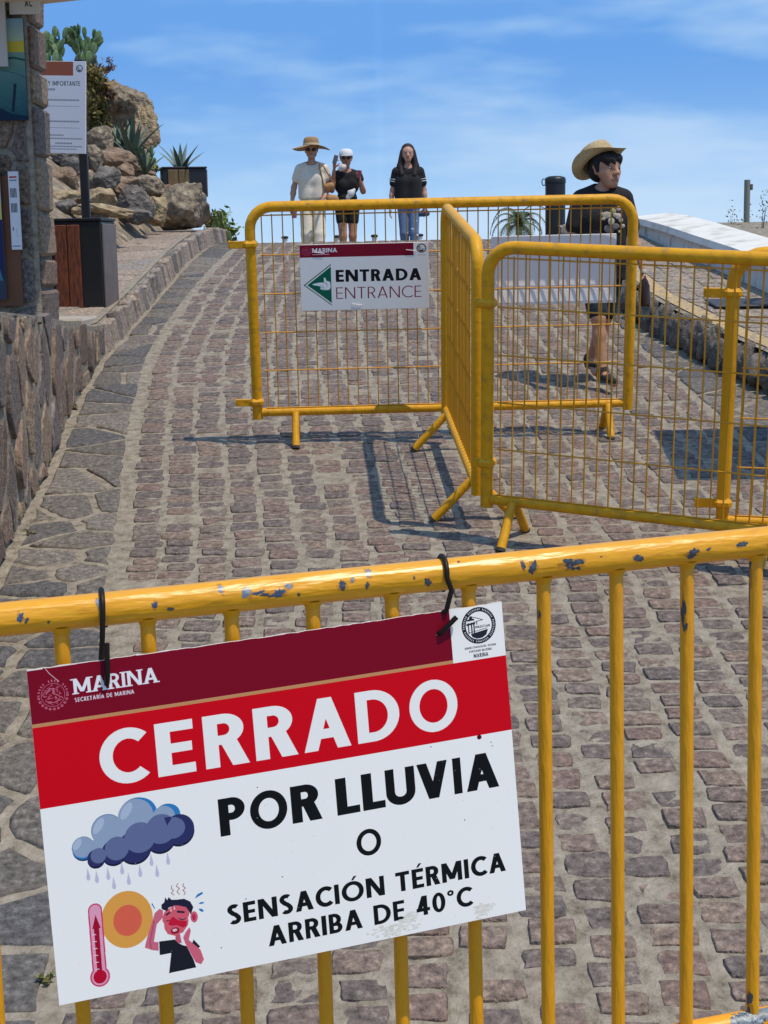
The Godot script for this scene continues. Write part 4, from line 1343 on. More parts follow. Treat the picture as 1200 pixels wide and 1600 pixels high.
func make_bins() -> void:
	# black steel bin with two planks let into its front, its side to the ramp coloured lighter, as if sunlit
	var o := thing("litter_bin", "black steel bin with two reddish planks, standing below the white notice board", "bin", Transform3D(Basis(Vector3.UP, -0.12), Vector3(-1.85, 1.133, -9.72)))
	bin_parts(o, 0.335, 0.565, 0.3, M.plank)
	# notice board on a black post
	var post_x := at(133, 300, 10.25).x
	o = thing("notice_board", "white notice board with brown header on a black post behind the bin", "notice board", Transform3D(Basis.IDENTITY, Vector3(post_x, 1.24, -10.25)))
	var b := Build.new()
	box(b, Vector3(0.055, 1.5, 0.04), Transform3D(Basis.IDENTITY, Vector3(0, 0.75, 0)), 0.006)
	part(o, "post", b.mesh(), M.black_metal)
	var c := Canvas.new(500, 600, 1.0, rgb(214, 214, 220))
	c.rect(0, 0, 415, 92, rgb(150, 84, 62))
	draw_port_badge(c, Vector2(458, 46), 24, rgb(60, 66, 70), rgb(214, 214, 220))
	c.text("Y IMPORTANTE", 238, 158, 30, 226, 0.16, rgb(66, 66, 72))
	for q in [[200, 176, 90, 14], [200, 246, 260, 11], [220, 290, 240, 4], [200, 386, 256, 11], [220, 432, 240, 4], [220, 478, 130, 9], [200, 500, 280, 9], [290, 530, 120, 11], [230, 552, 250, 8], [230, 570, 210, 7]]:
		var x: float = q[0]
		while x < q[0] + q[2]:
			c.rect(x, q[1], 7, q[3], rgb(122, 122, 132)); x += 10
	var pan := Node3D.new()
	pan.name = "board"
	o.add_child(pan)
	pan.transform = Transform3D(Basis.from_euler(Vector3(0, -0.25, -0.055)), Vector3(-0.205, 0.91, 0.045))
	print_panel(pan, 0.5, 0.575, 0.012, c.texture(), M.board_edge)
	# planter box higher up
	var p0 := at(287, 300, 15.3)
	o = thing("planter_box", "dark square planter box with a pale plank, holding an agave behind the big boulder", "planter", Transform3D(Basis(Vector3.UP, 0.2), Vector3(p0.x, at(287, 309, 15.3).y, -15.3)))
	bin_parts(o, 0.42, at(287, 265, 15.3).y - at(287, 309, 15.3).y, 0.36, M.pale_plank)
	agave("agave", "agave with stiff pale leaves growing in the dark planter box", Vector3(p0.x - 0.02, at(287, 270, 15.3).y, -15.3), 0.34, 9, 91)

func bin_parts(o: Node3D, w: float, h: float, depth: float, wood: Material) -> void:
	var b := Build.new()
	box(b, Vector3(w, h, depth), Transform3D(Basis.IDENTITY, Vector3(0, h * 0.5, 0)), 0.006)
	part(o, "body", b.mesh(), M.black_metal)
	for k in 2:
		b = Build.new()
		box(b, Vector3(w * 0.235, h * 0.94, 0.016), Transform3D(Basis.IDENTITY, Vector3(-w * 0.5 + w * (0.235 + k * 0.25), h * 0.49, depth * 0.5 + 0.004)), 0.004)
		part(o, "plank", b.mesh(), wood)
	b = Build.new()
	box(b, Vector3(w * 1.04, 0.018, depth * 1.06), Transform3D(Basis.IDENTITY, Vector3(0, h + 0.009, 0)), 0.004)
	part(o, "rim", b.mesh(), M.black_metal)
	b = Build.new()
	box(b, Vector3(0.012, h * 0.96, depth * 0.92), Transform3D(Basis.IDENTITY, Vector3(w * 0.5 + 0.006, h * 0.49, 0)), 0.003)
	part(o, "lit_side_panel", b.mesh(), M.bin_side_lit)

func make_rocks() -> void:
	# bank of earth under the boulders
	var b := Build.new()
	var g := [-9.0, -6.0, -4.5, -3.6, -3.0, -2.6, -2.3, -2.05, -1.9]
	var ds := [10.6, 11.2, 12.0, 13.0, 14.0, 15.0, 16.0, 17.0, 18.5, 21.0, 26.0]
	var bump := FastNoiseLite.new()
	bump.seed = 6; bump.frequency = 0.9
	for d in ds:
		for x in g:
			var away := clampf((-1.9 - x) / 1.5, 0.0, 3.0)
			var rise := (away * 1.0 + minf(away, 0.4) * 0.5) * smoothstep(10.4, 12.5, d) * (1.0 - smoothstep(16.5, 24.0, d))
			b.vert(Vector3(x - 0.12 * (d - 11.0) * 0.0, ramp_height(minf(d, 17.0)) - 0.02 + rise + 0.12 * bump.get_noise_2d(x * 2.0, d * 2.0) * minf(away, 1.0), -d), Vector3.UP)
	for j in ds.size() - 1:
		for i in g.size() - 1:
			var a := j * g.size() + i
			b.quad(a, a + 1, a + g.size() + 1, a + g.size())
	b.smooth()
	var bank := part(self, "hillside", b.mesh(), M.rocks[0])
	bank.set_meta("kind", "structure"); bank.set_meta("label", "steep stony bank under the boulders"); bank.set_meta("category", "hillside")
	# the big outcrop on the skyline
	rng.seed = 15
	var out := thing("rock_outcrop", "large weathered tan rock outcrop rising above the boulders", "rock", Transform3D(Basis.IDENTITY, Vector3(-3.2, 1.9, -17.2)))
	for q in [[205, 185, 40, 52, 16.9, 0], [160, 175, 42, 70, 17.3, 3], [120, 205, 52, 95, 17.6, 0], [228, 205, 17, 40, 16.6, 1], [60, 190, 60, 90, 17.8, 3], [190, 160, 26, 26, 16.7, 0], [150, 235, 50, 42, 16.2, 0], [200, 226, 36, 30, 16.3, 3], [110, 262, 55, 48, 15.4, 0], [180, 275, 40, 40, 15.6, 3], [215, 250, 24, 30, 16.0, 0]]:
		var p := at(q[0], q[1], q[4])
		var s: float = q[4] / FOCAL
		part(out, "crag", rock_mesh(rng.randi() % 1000, Vector3(q[2] * s, q[3] * s, q[2] * s * 1.1), 44, 0.3, 0.12), M.rocks[q[5]], Transform3D(Basis(Vector3.UP, rng.randf() * 6.0), p - out.position))
	# boulders: photograph x, y, half width, half height, distance, tone, tilt, label
	var heap := "boulders heaped on the bank beside the pavement"
	for q in [
		[287, 320, 34, 31, 14.2, 0, 0.1, "big rounded grey brown boulder below the dark planter box"],
		[243, 328, 16, 21, 13.7, 1, 0.0, "pale tan boulder leaning against the biggest boulder at pavement level"],
		[207, 318, 25, 26, 13.4, 2, 0.2, "dark grey boulder in the lower row of the heap beside the pale tan one"],
		[162, 310, 22, 14, 12.6, 1, -0.1, "tan egg-shaped boulder lying on a thin slab"],
		[172, 329, 34, 8, 12.3, 1, -0.2, "thin pale slab of rock sticking out over the bin"],
		[232, 293, 22, 18, 14.3, 0, -0.2, ""], [194, 285, 17, 10, 13.9, 3, 0.0, ""],
		[163, 282, 19, 17, 13.3, 2, 0.1, "greenish grey boulder just right of the notice post"],
		[189, 250, 30, 17, 14.6, 3, -0.25, ""], [148, 250, 13, 19, 13.8, 0, 0.0, ""], [157, 224, 19, 19, 14.8, 0, 0.2, ""],
		[197, 268, 13, 10, 14.2, 3, 0.1, ""], [227, 269, 17, 10, 15.0, 3, -0.3, ""], [216, 246, 14, 9, 15.4, 0, -0.3, ""],
		[105, 246, 22, 9, 13.6, 2, 0.0, ""], [112, 262, 14, 12, 13.4, 2, 0.1, ""],
		[100, 285, 17, 19, 13.0, 3, 0.0, "rusty brown boulder half hidden by the pillar, left of the notice post"],
		[108, 308, 22, 10, 12.5, 1, 0.0, "flat tan boulder left of the notice post, above the bin"],
		[100, 325, 15, 10, 12.2, 2, 0.0, ""], [121, 329, 10, 7, 12.2, 1, 0.0, ""], [138, 322, 12, 12, 12.6, 2, 0.0, ""],
		[252, 300, 14, 12, 15.0, 3, 0.0, ""], [287, 334, 40, 26, 15.2, 3, 0.0, "broad low boulder carrying the dark planter box"], [180, 232, 16, 12, 15.4, 0, 0.0, ""], [135, 285, 12, 14, 13.6, 0, 0.0, ""], [218, 338, 22, 10, 13.2, 2, 0.0, ""], [186, 300, 14, 12, 13.5, 3, 0.0, ""], [150, 340, 16, 10, 12.3, 0, 0.0, ""]]:
		var p := at(q[0], q[1], q[4])
		var s: float = q[4] / FOCAL
		var lab: String = q[7] if q[7] != "" else "rough brown boulder wedged among others in the heap on the bank"
		solo("boulder", lab, "boulder", rock_mesh(rng.randi() % 1000, Vector3(q[2], q[3], q[2] * 0.9) * s * 1.22, 28, 0.24, 0.07), M.rocks[q[5]], Transform3D(Basis(Vector3.BACK, q[6]), p), heap)

# ---------------------------------------------------------------- right side
func right_top(d: float) -> float:
	return ramp_height(d) + 0.19

func make_right() -> void:
	rng.seed = 81
	var pave := structure("pavement", "raised brick pavement with a faded yellow edge behind a dark stone kerb")
	const INNER := KERB_RIGHT
	var b := Build.new()
	var ds := []
	var d := 5.0
	while d < 13.2: ds.append(d); d += 0.2
	for q in ds:
		for k in 9:
			b.vert(Vector3(interp(KERB_RIGHT, q) + 0.06 + k * 0.25, right_top(q) - 0.004 + 0.003 * swell.get_noise_2d(k * 30.0, q * 60.0), -q), Vector3.UP)
	for j in ds.size() - 1:
		for i in 8:
			var a := j * 9 + i
			b.quad(a, a + 1, a + 10, a + 9)
	b.smooth()
	part(pave, "mortar_bed", b.mesh(), M.mortar)
	# faded yellow line painted on the edge, 4 mm above the bed
	b = Build.new()
	for k in ds.size() - 1:
		var x0 := interp(KERB_RIGHT, ds[k]) + 0.10
		var x1 := interp(KERB_RIGHT, ds[k + 1]) + 0.10
		b.face([Vector3(x0, right_top(ds[k]) + 0.002, -ds[k]), Vector3(x0 + 0.11, right_top(ds[k]) + 0.002, -ds[k]), Vector3(x1 + 0.11, right_top(ds[k + 1]) + 0.002, -ds[k + 1]), Vector3(x1, right_top(ds[k + 1]) + 0.002, -ds[k + 1])])
	part(pave, "yellow_line", b.mesh(), M.line_paint)
	# kerb: upright dark stones
	d = 5.2
	while d < 12.6:
		var long := rng.randf_range(0.1, 0.2)
		var mid := d + long * 0.5
		var hgt := 0.21 + rng.randf_range(-0.015, 0.03)
		var m := rock_mesh(rng.randi() % 900, Vector3(0.075, hgt * 0.55, long * 0.54), 14, 0.5, 0.1)
		part(pave, "kerb_stone", m, M.slates[[1, 3, 4][rng.randi() % 3]], Transform3D(Basis.from_euler(Vector3(rng.randfn() * 0.15, rng.randfn() * 0.2, rng.randfn() * 0.06)), Vector3(interp(KERB_RIGHT, mid) + 0.045, ramp_height(mid) + hgt * 0.42, -mid)))
		d += long * 0.93
	# paving bricks of the pavement
	var shapes := []
	for k in 8: shapes.append(sett_shape(40 + k))
	var near := []
	for i in 14:
		d = 6.2 + rng.randf() * 0.1
		while d < 13.0:
			var long := rng.randf_range(0.08, 0.115)
			var x := interp(KERB_RIGHT, d + long * 0.5) + 0.27 + i * 0.125
			var wide := 0.125 * rng.randf_range(0.72, 0.86)
			if x < parapet_x(d) - 0.06:
				var slope := (ramp_height(d + 0.05) - ramp_height(d - 0.05)) / 0.1
				var lean := (interp(KERB_RIGHT, d + 0.2) - interp(KERB_RIGHT, d)) * -5.0
				var back := Vector3(lean, -slope, 1.0).normalized()
				var side := Vector3.UP.cross(back).normalized()
				var xf := Transform3D(Basis(side * wide, back.cross(side), back * long), Vector3(x, right_top(d + long * 0.5) - 0.003 + rng.randf_range(-0.005, 0.002), -d - long * 0.5))
				near.append([d, xf])
			d += long + rng.randf_range(0.012, 0.022)
	var mass := Build.new()
	near.sort_custom(func(p, q): return p[0] < q[0])
	var singles := 0
	for e in near:
		var px := to_pixel(e[1].origin)
		var col: Color = M.paves[rng.randi() % 4].albedo_color
		if px.x < 1206.0 and singles < 290 and e[0] < 11.5:
			part(pave, "brick", shapes[rng.randi() % 8], M.paves[rng.randi() % 4], e[1]); singles += 1
		else: add_mass(mass, shapes[rng.randi() % 8], e[1], col.srgb_to_linear())
	var rest := part(pave, "brick_paving", mass.mesh(), M.sett_mass)
	rest.set_meta("kind", "stuff")
	# low whitewashed parapet with a broad top
	var org := Vector3(2.3, right_top(10.5), -10.5)
	var par := thing("parapet", "low whitewashed parapet with a broad cracked top along the pavement", "parapet", Transform3D(Basis.IDENTITY, org))
	b = Build.new()
	var top := Build.new()
	var prof := []
	for q in [13.2, 12.9, 12.5, 12.0, 11.4, 10.8, 10.0, 9.0, 8.0, 7.0, 6.0]:
		var x := parapet_x(q)
		var h := interp([[6.0, 0.24], [10.0, 0.19], [11.5, 0.155], [12.4, 0.12], [13.2, 0.03]], q)
		var g := right_top(q)
		prof.append([Vector3(x, g - 0.05, -q) - org, Vector3(x + 0.01, g + h - 0.05, -q) - org, Vector3(x - 0.03, g + h - 0.045, -q) - org, Vector3(x - 0.02, g + h, -q) - org, Vector3(x + 0.3, g + h + 0.03, -q) - org, Vector3(x + 0.40, g - 0.4, -q) - org])
	for k in prof.size() - 1:
		for s in 5:
			(b if s < 2 else top).face([prof[k][s], prof[k + 1][s], prof[k + 1][s + 1], prof[k][s + 1]])
	for k in [0, prof.size() - 1]:
		b.face([prof[k][0], prof[k][1], prof[k][4], prof[k][5]])
	part(par, "wall", b.mesh(), M.whitewash)
	part(par, "coping", top.mesh(), M.coping)
	# grey post with a small camera beyond the parapet
	var foot := at(1166, 365, 13.2)
	var o := thing("grey_post", "slim grey metal post with a small box at its top beyond the parapet", "post", Transform3D(Basis.IDENTITY, Vector3(foot.x, 0.6, -13.2)))
	b = Build.new()
	tube(b, [Vector3(0, 0, 0), Vector3(0, at(1166, 281, 13.2).y - 0.6, 0)], 0.026, 12)
	part(o, "pole", b.mesh(), plain(rgb(120, 122, 112), 0.7))
	b = Build.new()
	box(b, Vector3(0.02, 0.05, 0.03), Transform3D(Basis.IDENTITY, Vector3(0.036, at(1166, 281, 13.2).y - 0.66, 0)), 0.004)
	part(o, "box", b.mesh(), plain(rgb(96, 98, 92), 0.7))
	for q in [[1155, 352, 0.1, 13.0, "sparse twiggy weed left of the grey post behind the parapet"], [1192, 364, 0.12, 12.6, "sparse twiggy weed right of the grey post behind the parapet"]]:
		var p := at(q[0], q[1], q[3])
		shrub("weed", q[4], "weed", Vector3(p.x, p.y - 0.25, p.z), Vector3(0.11, 0.36, 0.1), 110, 0.022, rgb(98, 100, 70), 300 + int(q[0]))
	# black bin on the crest
	o = thing("litter_bin", "slim black cylindrical bin with a domed lid near the palm", "bin", Transform3D(Basis.IDENTITY, Vector3(1.58, ramp_height(14.0) - 0.01, -14.0)))
	b = Build.new()
	lathe(b, [Vector2(0.0, 0.0), Vector2(0.088, 0.0), Vector2(0.09, 0.01), Vector2(0.09, 0.52)], 28)
	part(o, "body", b.mesh(), M.black_metal)
	b = Build.new()
	lathe(b, [Vector2(0.09, 0.522), Vector2(0.094, 0.524), Vector2(0.094, 0.556), Vector2(0.086, 0.575), Vector2(0.055, 0.586), Vector2(0.0, 0.59)], 28)
	part(o, "lid", b.mesh(), M.black_metal)
	b = Build.new()
	tube(b, arc_points(Vector3(-0.102, 0.535, 0), Vector3(0.018, 0, 0), Vector3(0, 0.03, 0), 0, TAU, 12), 0.005, 6, false)
	part(o, "ring", b.mesh(), M.black_metal)
	# bollards beyond the crest
	for q in [445, 527, 585, 656]:
		var p := at(q, 371, 24.0)
		o = thing("bollard", "short white bollard with a black cap standing beyond the crest", "bollard", Transform3D(Basis.IDENTITY, Vector3(p.x, ramp_height(24.0), -24.0)), "white bollards beyond the crest")
		b = Build.new()
		lathe(b, [Vector2(0.04, -0.1), Vector2(0.04, 0.86)], 14)
		part(o, "stem", b.mesh(), plain(rgb(216, 214, 206), 0.7))
		b = Build.new()
		lathe(b, [Vector2(0.0, 0.86), Vector2(0.055, 0.86), Vector2(0.055, 0.89), Vector2(0.03, 0.9), Vector2(0.0, 0.9)], 14)
		part(o, "cap", b.mesh(), plain(rgb(24, 30, 28), 0.6))
	# slim grey plate lying on the pavement
	b = Build.new()
	var c0 := on_ramp(1108, 480, 0.19)
	box(b, Vector3(0.62, 0.012, 0.24), Transform3D(Basis.from_euler(Vector3(0.137, 0.08, 0)), Vector3.ZERO), 0.003)
	solo("steel_plate", "dark grey flat plate lying on the brick pavement", "plate", b.mesh(), plain(rgb(62, 64, 70), 0.6, 0.2), Transform3D(Basis.IDENTITY, Vector3(c0.x + 0.32, right_top(-c0.z + 0.05) + 0.014, c0.z - 0.05)))
	# parasol out of view, put there to cast the shade patch on the ramp
	o = thing("added_parasol", "square grey sunshade on a steel pole, unseen, added to shade the ramp", "added_parasol", Transform3D(Basis.IDENTITY, Vector3(2.36, right_top(6.05), -6.05)))
	b = Build.new()
	tube(b, [Vector3(0, -0.05, 0), Vector3(0, 1.72, 0)], 0.022, 12)
	part(o, "pole", b.mesh(), plain(rgb(150, 150, 150), 0.4, 0.7))
	b = Build.new()
	lathe(b, [Vector2(0.0, 0.0), Vector2(0.22, 0.0), Vector2(0.22, 0.05), Vector2(0.05, 0.07), Vector2(0.022, 0.07)], 24)
	part(o, "foot", b.mesh(), M.concrete)
	b = Build.new()
	var ring := [Vector3(-0.62, 1.44, 0.42), Vector3(0.62, 1.44, 0.42), Vector3(0.62, 1.44, -0.42), Vector3(-0.62, 1.44, -0.42)]
	for k in 4: b.face([ring[k], ring[(k + 1) % 4], Vector3(0, 1.74, 0)])
	part(o, "canopy", b.mesh(), plain(rgb(120, 122, 126), 0.9))

func parapet_x(d: float) -> float:
	return interp([[5.0, 2.95], [7.0, 2.66], [9.0, 2.38], [10.7, 2.19], [12.3, 2.03], [13.2, 1.98], [18.0, 2.0]], d)

# ---------------------------------------------------------------- barriers
func frame_points(w: float, h: float, low: float, r: float) -> Array:   # up one side, over and down the other
	var out := [Vector3(0, low, 0), Vector3(0, h - r, 0)]
	for k in range(1, 7):
		var a := PI * 0.5 * k / 6.0
		out.append(Vector3(r - r * cos(a), h - r + r * sin(a), 0))
	for k in range(0, 7):
		var a := PI * 0.5 * k / 6.0
		out.append(Vector3(w - r + r * sin(a), h - r + r * cos(a), 0))
	out.append(Vector3(w, low, 0))
	return out

func mesh_barrier(label: String, foot0: Vector3, foot1: Vector3, height: float, opts := {}) -> Node3D:
	# a crowd-control barrier with a welded wire grid, from one foot to the other, square to the ramp it stands on
	var x := (foot1 - foot0)
	var w := x.length()
	x /= w
	var up := Vector3(0, 1, 0.137).normalized()
	up = (up - x * up.dot(x)).normalized()
	var z := x.cross(up).normalized()
	var o := thing("barrier", label, "barrier", Transform3D(Basis(x, up, z), foot0), "yellow crowd barriers")
	var low: float = opts.get("low", 0.12)
	var rr := 0.0225
	var paint: Material = opts.get("paint", M.yellow)
	var b := Build.new()
	tube(b, frame_points(w, height, low, 0.095), rr, 14)
	part(o, "frame", b.mesh(), paint)
	var y0 := low + 0.028
	b = Build.new()
	tube(b, [Vector3(rr * 0.8, y0, 0), Vector3(w - rr * 0.8, y0, 0)], 0.019, 12, false)
	part(o, "bottom_rail", b.mesh(), paint)
	# grid
	var wire_r := 0.0029
	var n := int((w - 0.1) / 0.0427)
	var gap := (w - 0.1) / n
	var upright := Build.new()
	tube(upright, [Vector3(0, y0 + 0.012, 0), Vector3(0, height - 0.014, 0)], wire_r, 6, false)
	var um := upright.mesh()
	for k in n + 1:
		var shift := 0.0
		var xx := 0.05 + k * gap
		if xx < 0.1 or xx > w - 0.1: shift = -0.03
		if shift != 0.0:
			var s2 := Build.new()
			tube(s2, [Vector3(0, y0 + 0.012, 0), Vector3(0, height - 0.03, 0)], wire_r, 6, false)
			part(o, "wire", s2.mesh(), M.wire, Transform3D(Basis.IDENTITY, Vector3(xx, 0, 0.0015)))
		else: part(o, "wire", um, M.wire, Transform3D(Basis.from_euler(Vector3(rng.randfn() * 0.002, 0, rng.randfn() * 0.002)), Vector3(xx, 0, 0.0015)))
	var across := Build.new()
	tube(across, [Vector3(0.04, 0, 0), Vector3(w - 0.04, 0, 0)], wire_r, 6, false)
	var am := across.mesh()
	for k in 6:
		part(o, "wire", am, M.wire, Transform3D(Basis.IDENTITY, Vector3(0, lerpf(y0 + 0.02, height - 0.035, k / 5.0), 0.0062)))
	# pairs of splayed legs
	for lx in opts.get("legs", [0.155, w - 0.095]):
		for s in [-1.0, 1.0]:
			b = Build.new()
			tube(b, [Vector3(lx, y0 - 0.004, s * 0.012), Vector3(lx + opts.get("skew", 0.0) * s, 0.004, s * opts.get("splay", 0.115))], 0.0165, 10)
			var leg := part(o, "leg", b.mesh(), paint)
			b = Build.new()
			var tip := Vector3(lx + opts.get("skew", 0.0) * s, 0.004, s * opts.get("splay", 0.115))
			var dir := (Vector3(lx, y0, s * 0.012) - tip).normalized()
			tube(b, [tip, tip + dir * 0.012], 0.0172, 10)
			part(leg, "foot_cap", b.mesh(), plain(rgb(58, 52, 46), 0.8))
	# coupling hooks on the left upright
	for q in opts.get("hooks", []):
		b = Build.new()
		var s: float = q[1]
		box(b, Vector3(0.075, 0.032, 0.007), Transform3D(Basis.IDENTITY, Vector3(q[2] - 0.05 * s, q[0], 0.012)), 0.002)
		box(b, Vector3(0.007, 0.032, 0.03), Transform3D(Basis.IDENTITY, Vector3(q[2] - 0.09 * s, q[0], 0.0)), 0.002)
		box(b, Vector3(0.06, 0.036, 0.06), Transform3D(Basis.IDENTITY, Vector3(q[2], q[0], 0.0)), 0.012)
		part(o, "hook", b.mesh(), paint)
	return o

func ramp_point(x: float, d: float) -> Vector3:
	return Vector3(x, road_y(x, d), -d)

func make_barriers() -> void:
	rng.seed = 61
	# nearest barrier: thick upper rail and round bars, set in photograph scale
	var nrm := rail_dir.cross(-rail_down).normalized()
	var up := nrm.cross(rail_dir).normalized()
	var drop := 1.03
	var org := rail_start + rail_down * drop
	var o := thing("barrier", "chipped yellow barrier of round upright bars that carries the red and white sign", "barrier", Transform3D(Basis(rail_dir, -rail_down, nrm), org), "yellow crowd barriers")
	var b := Build.new()
	var rail := []
	for k in 45: rail.append(Vector3(1.32 * k / 44.0, drop, 0.0))
	tube(b, rail, 0.0218, 28)
	part(o, "top_rail", b.mesh(), M.rail_paint)
	b = Build.new()
	tube(b, [Vector3(0, drop - 0.735, 0), Vector3(1.32, drop - 0.735, 0)], 0.0185, 20)
	part(o, "bottom_rail", b.mesh(), M.low_rail_paint)
	for k in 12:
		b = Build.new()
		var x := 0.055 + 0.11 * k
		tube(b, [Vector3(x, drop - 0.016, 0), Vector3(x, drop - 0.30, 0), Vector3(x, drop - 0.50, 0), Vector3(x, drop - 0.725, 0)], 0.0099, 18, false)
		part(o, "bar", b.mesh(), M.post_paint[{7: 1, 8: 0, 9: 2, 10: 3}.get(k - 0, 0)] if k != 8 else M.post_paint[0])
		b = Build.new()                                  # weld bead
		lathe(b, [Vector2(0.0165, drop - 0.0165), Vector2(0.013, drop - 0.0205), Vector2(0.0099, drop - 0.027)], 18, Transform3D(Basis.IDENTITY, Vector3(x, 0, 0)))
		part(o, "weld", b.mesh(), M.yellow)
	for x in [0.0, 1.32]:
		b = Build.new()
		tube(b, [Vector3(x, drop, 0), Vector3(x, drop - 0.78, 0)], 0.0205, 18)
		part(o, "end_post", b.mesh(), M.yellow)
	for x in [0.06, 1.26]:
		for s in [-1.0, 1.0]:
			b = Build.new()
			var g := (Basis(rail_dir, -rail_down, nrm) * Vector3(x, 0, s * 0.2)) + org
			var foot := Vector3(g.x, road_y(g.x, -g.z) + 0.004, g.z)
			var l: Vector3 = Basis(rail_dir, -rail_down, nrm).inverse() * (foot - org)
			tube(b, [Vector3(x, drop - 0.735, s * 0.01), l], 0.0165, 12)
			part(o, "leg", b.mesh(), M.yellow)
	# barrier across the ramp with the entrance sign
	var left := ramp_point(-0.545, 6.73)
	var right := ramp_point(1.083, 6.78)
	var sign_barrier := mesh_barrier("yellow wire barrier across the ramp that carries the entrance sign", left, right, 1.03, {"low": 0.115, "legs": [0.165, 1.54], "hooks": [[0.875, 1.0, 0.0], [0.19, 1.0, 0.0]], "paint": M.yellow_worn})
	# barrier running down the ramp, seen edge on
	mesh_barrier("yellow wire barrier running down the ramp, joined to the one with the entrance sign", ramp_point(0.336, 5.46), ramp_point(0.279, 6.66), 1.025, {"low": 0.13, "legs": [0.1, 1.12], "splay": 0.155, "paint": M.yellow})
	# barrier slanting across the right half of the ramp
	var d0 := ramp_point(0.362, 5.36)
	var dd := Vector3(0.88, 0, 0.405).normalized() * 1.66
	mesh_barrier("yellow wire barrier with a scraped upper rail slanting across the right half of the ramp", d0, ramp_point(d0.x + dd.x, -d0.z - dd.z), 1.03, {"low": 0.12, "legs": [0.1, 1.5], "splay": 0.13, "hooks": [[0.84, 0.2, 0.0], [0.28, 0.2, 0.0]], "paint": M.yellow_worn})
	# next one, just behind it
	mesh_barrier("yellow wire barrier whose hooked post stands just behind the slanting one", ramp_point(1.135, 5.1), ramp_point(2.75, 4.75), 1.03, {"low": 0.11, "legs": [0.16, 1.5], "splay": 0.14, "skew": -0.04, "hooks": [[0.905, 1.0, 0.0], [0.2, 1.0, 0.0]], "paint": M.yellow})
	# one parked on the raised pavement, mostly outside the picture
	var f := on_ramp(1165, 474, 0.19)
	var a := Vector3(f.x + 0.11, right_top(-f.z - 0.12), f.z + 0.12)
	mesh_barrier("yellow wire barrier parked on the brick pavement beside the parapet", a + Vector3(0.2, 0, 0.12), a + Vector3(1.2, 0.2, -1.3), 1.03, {"low": 0.13, "legs": [0.16, 1.4], "splay": 0.3, "paint": M.yellow})
	make_signs(sign_barrier, nrm)

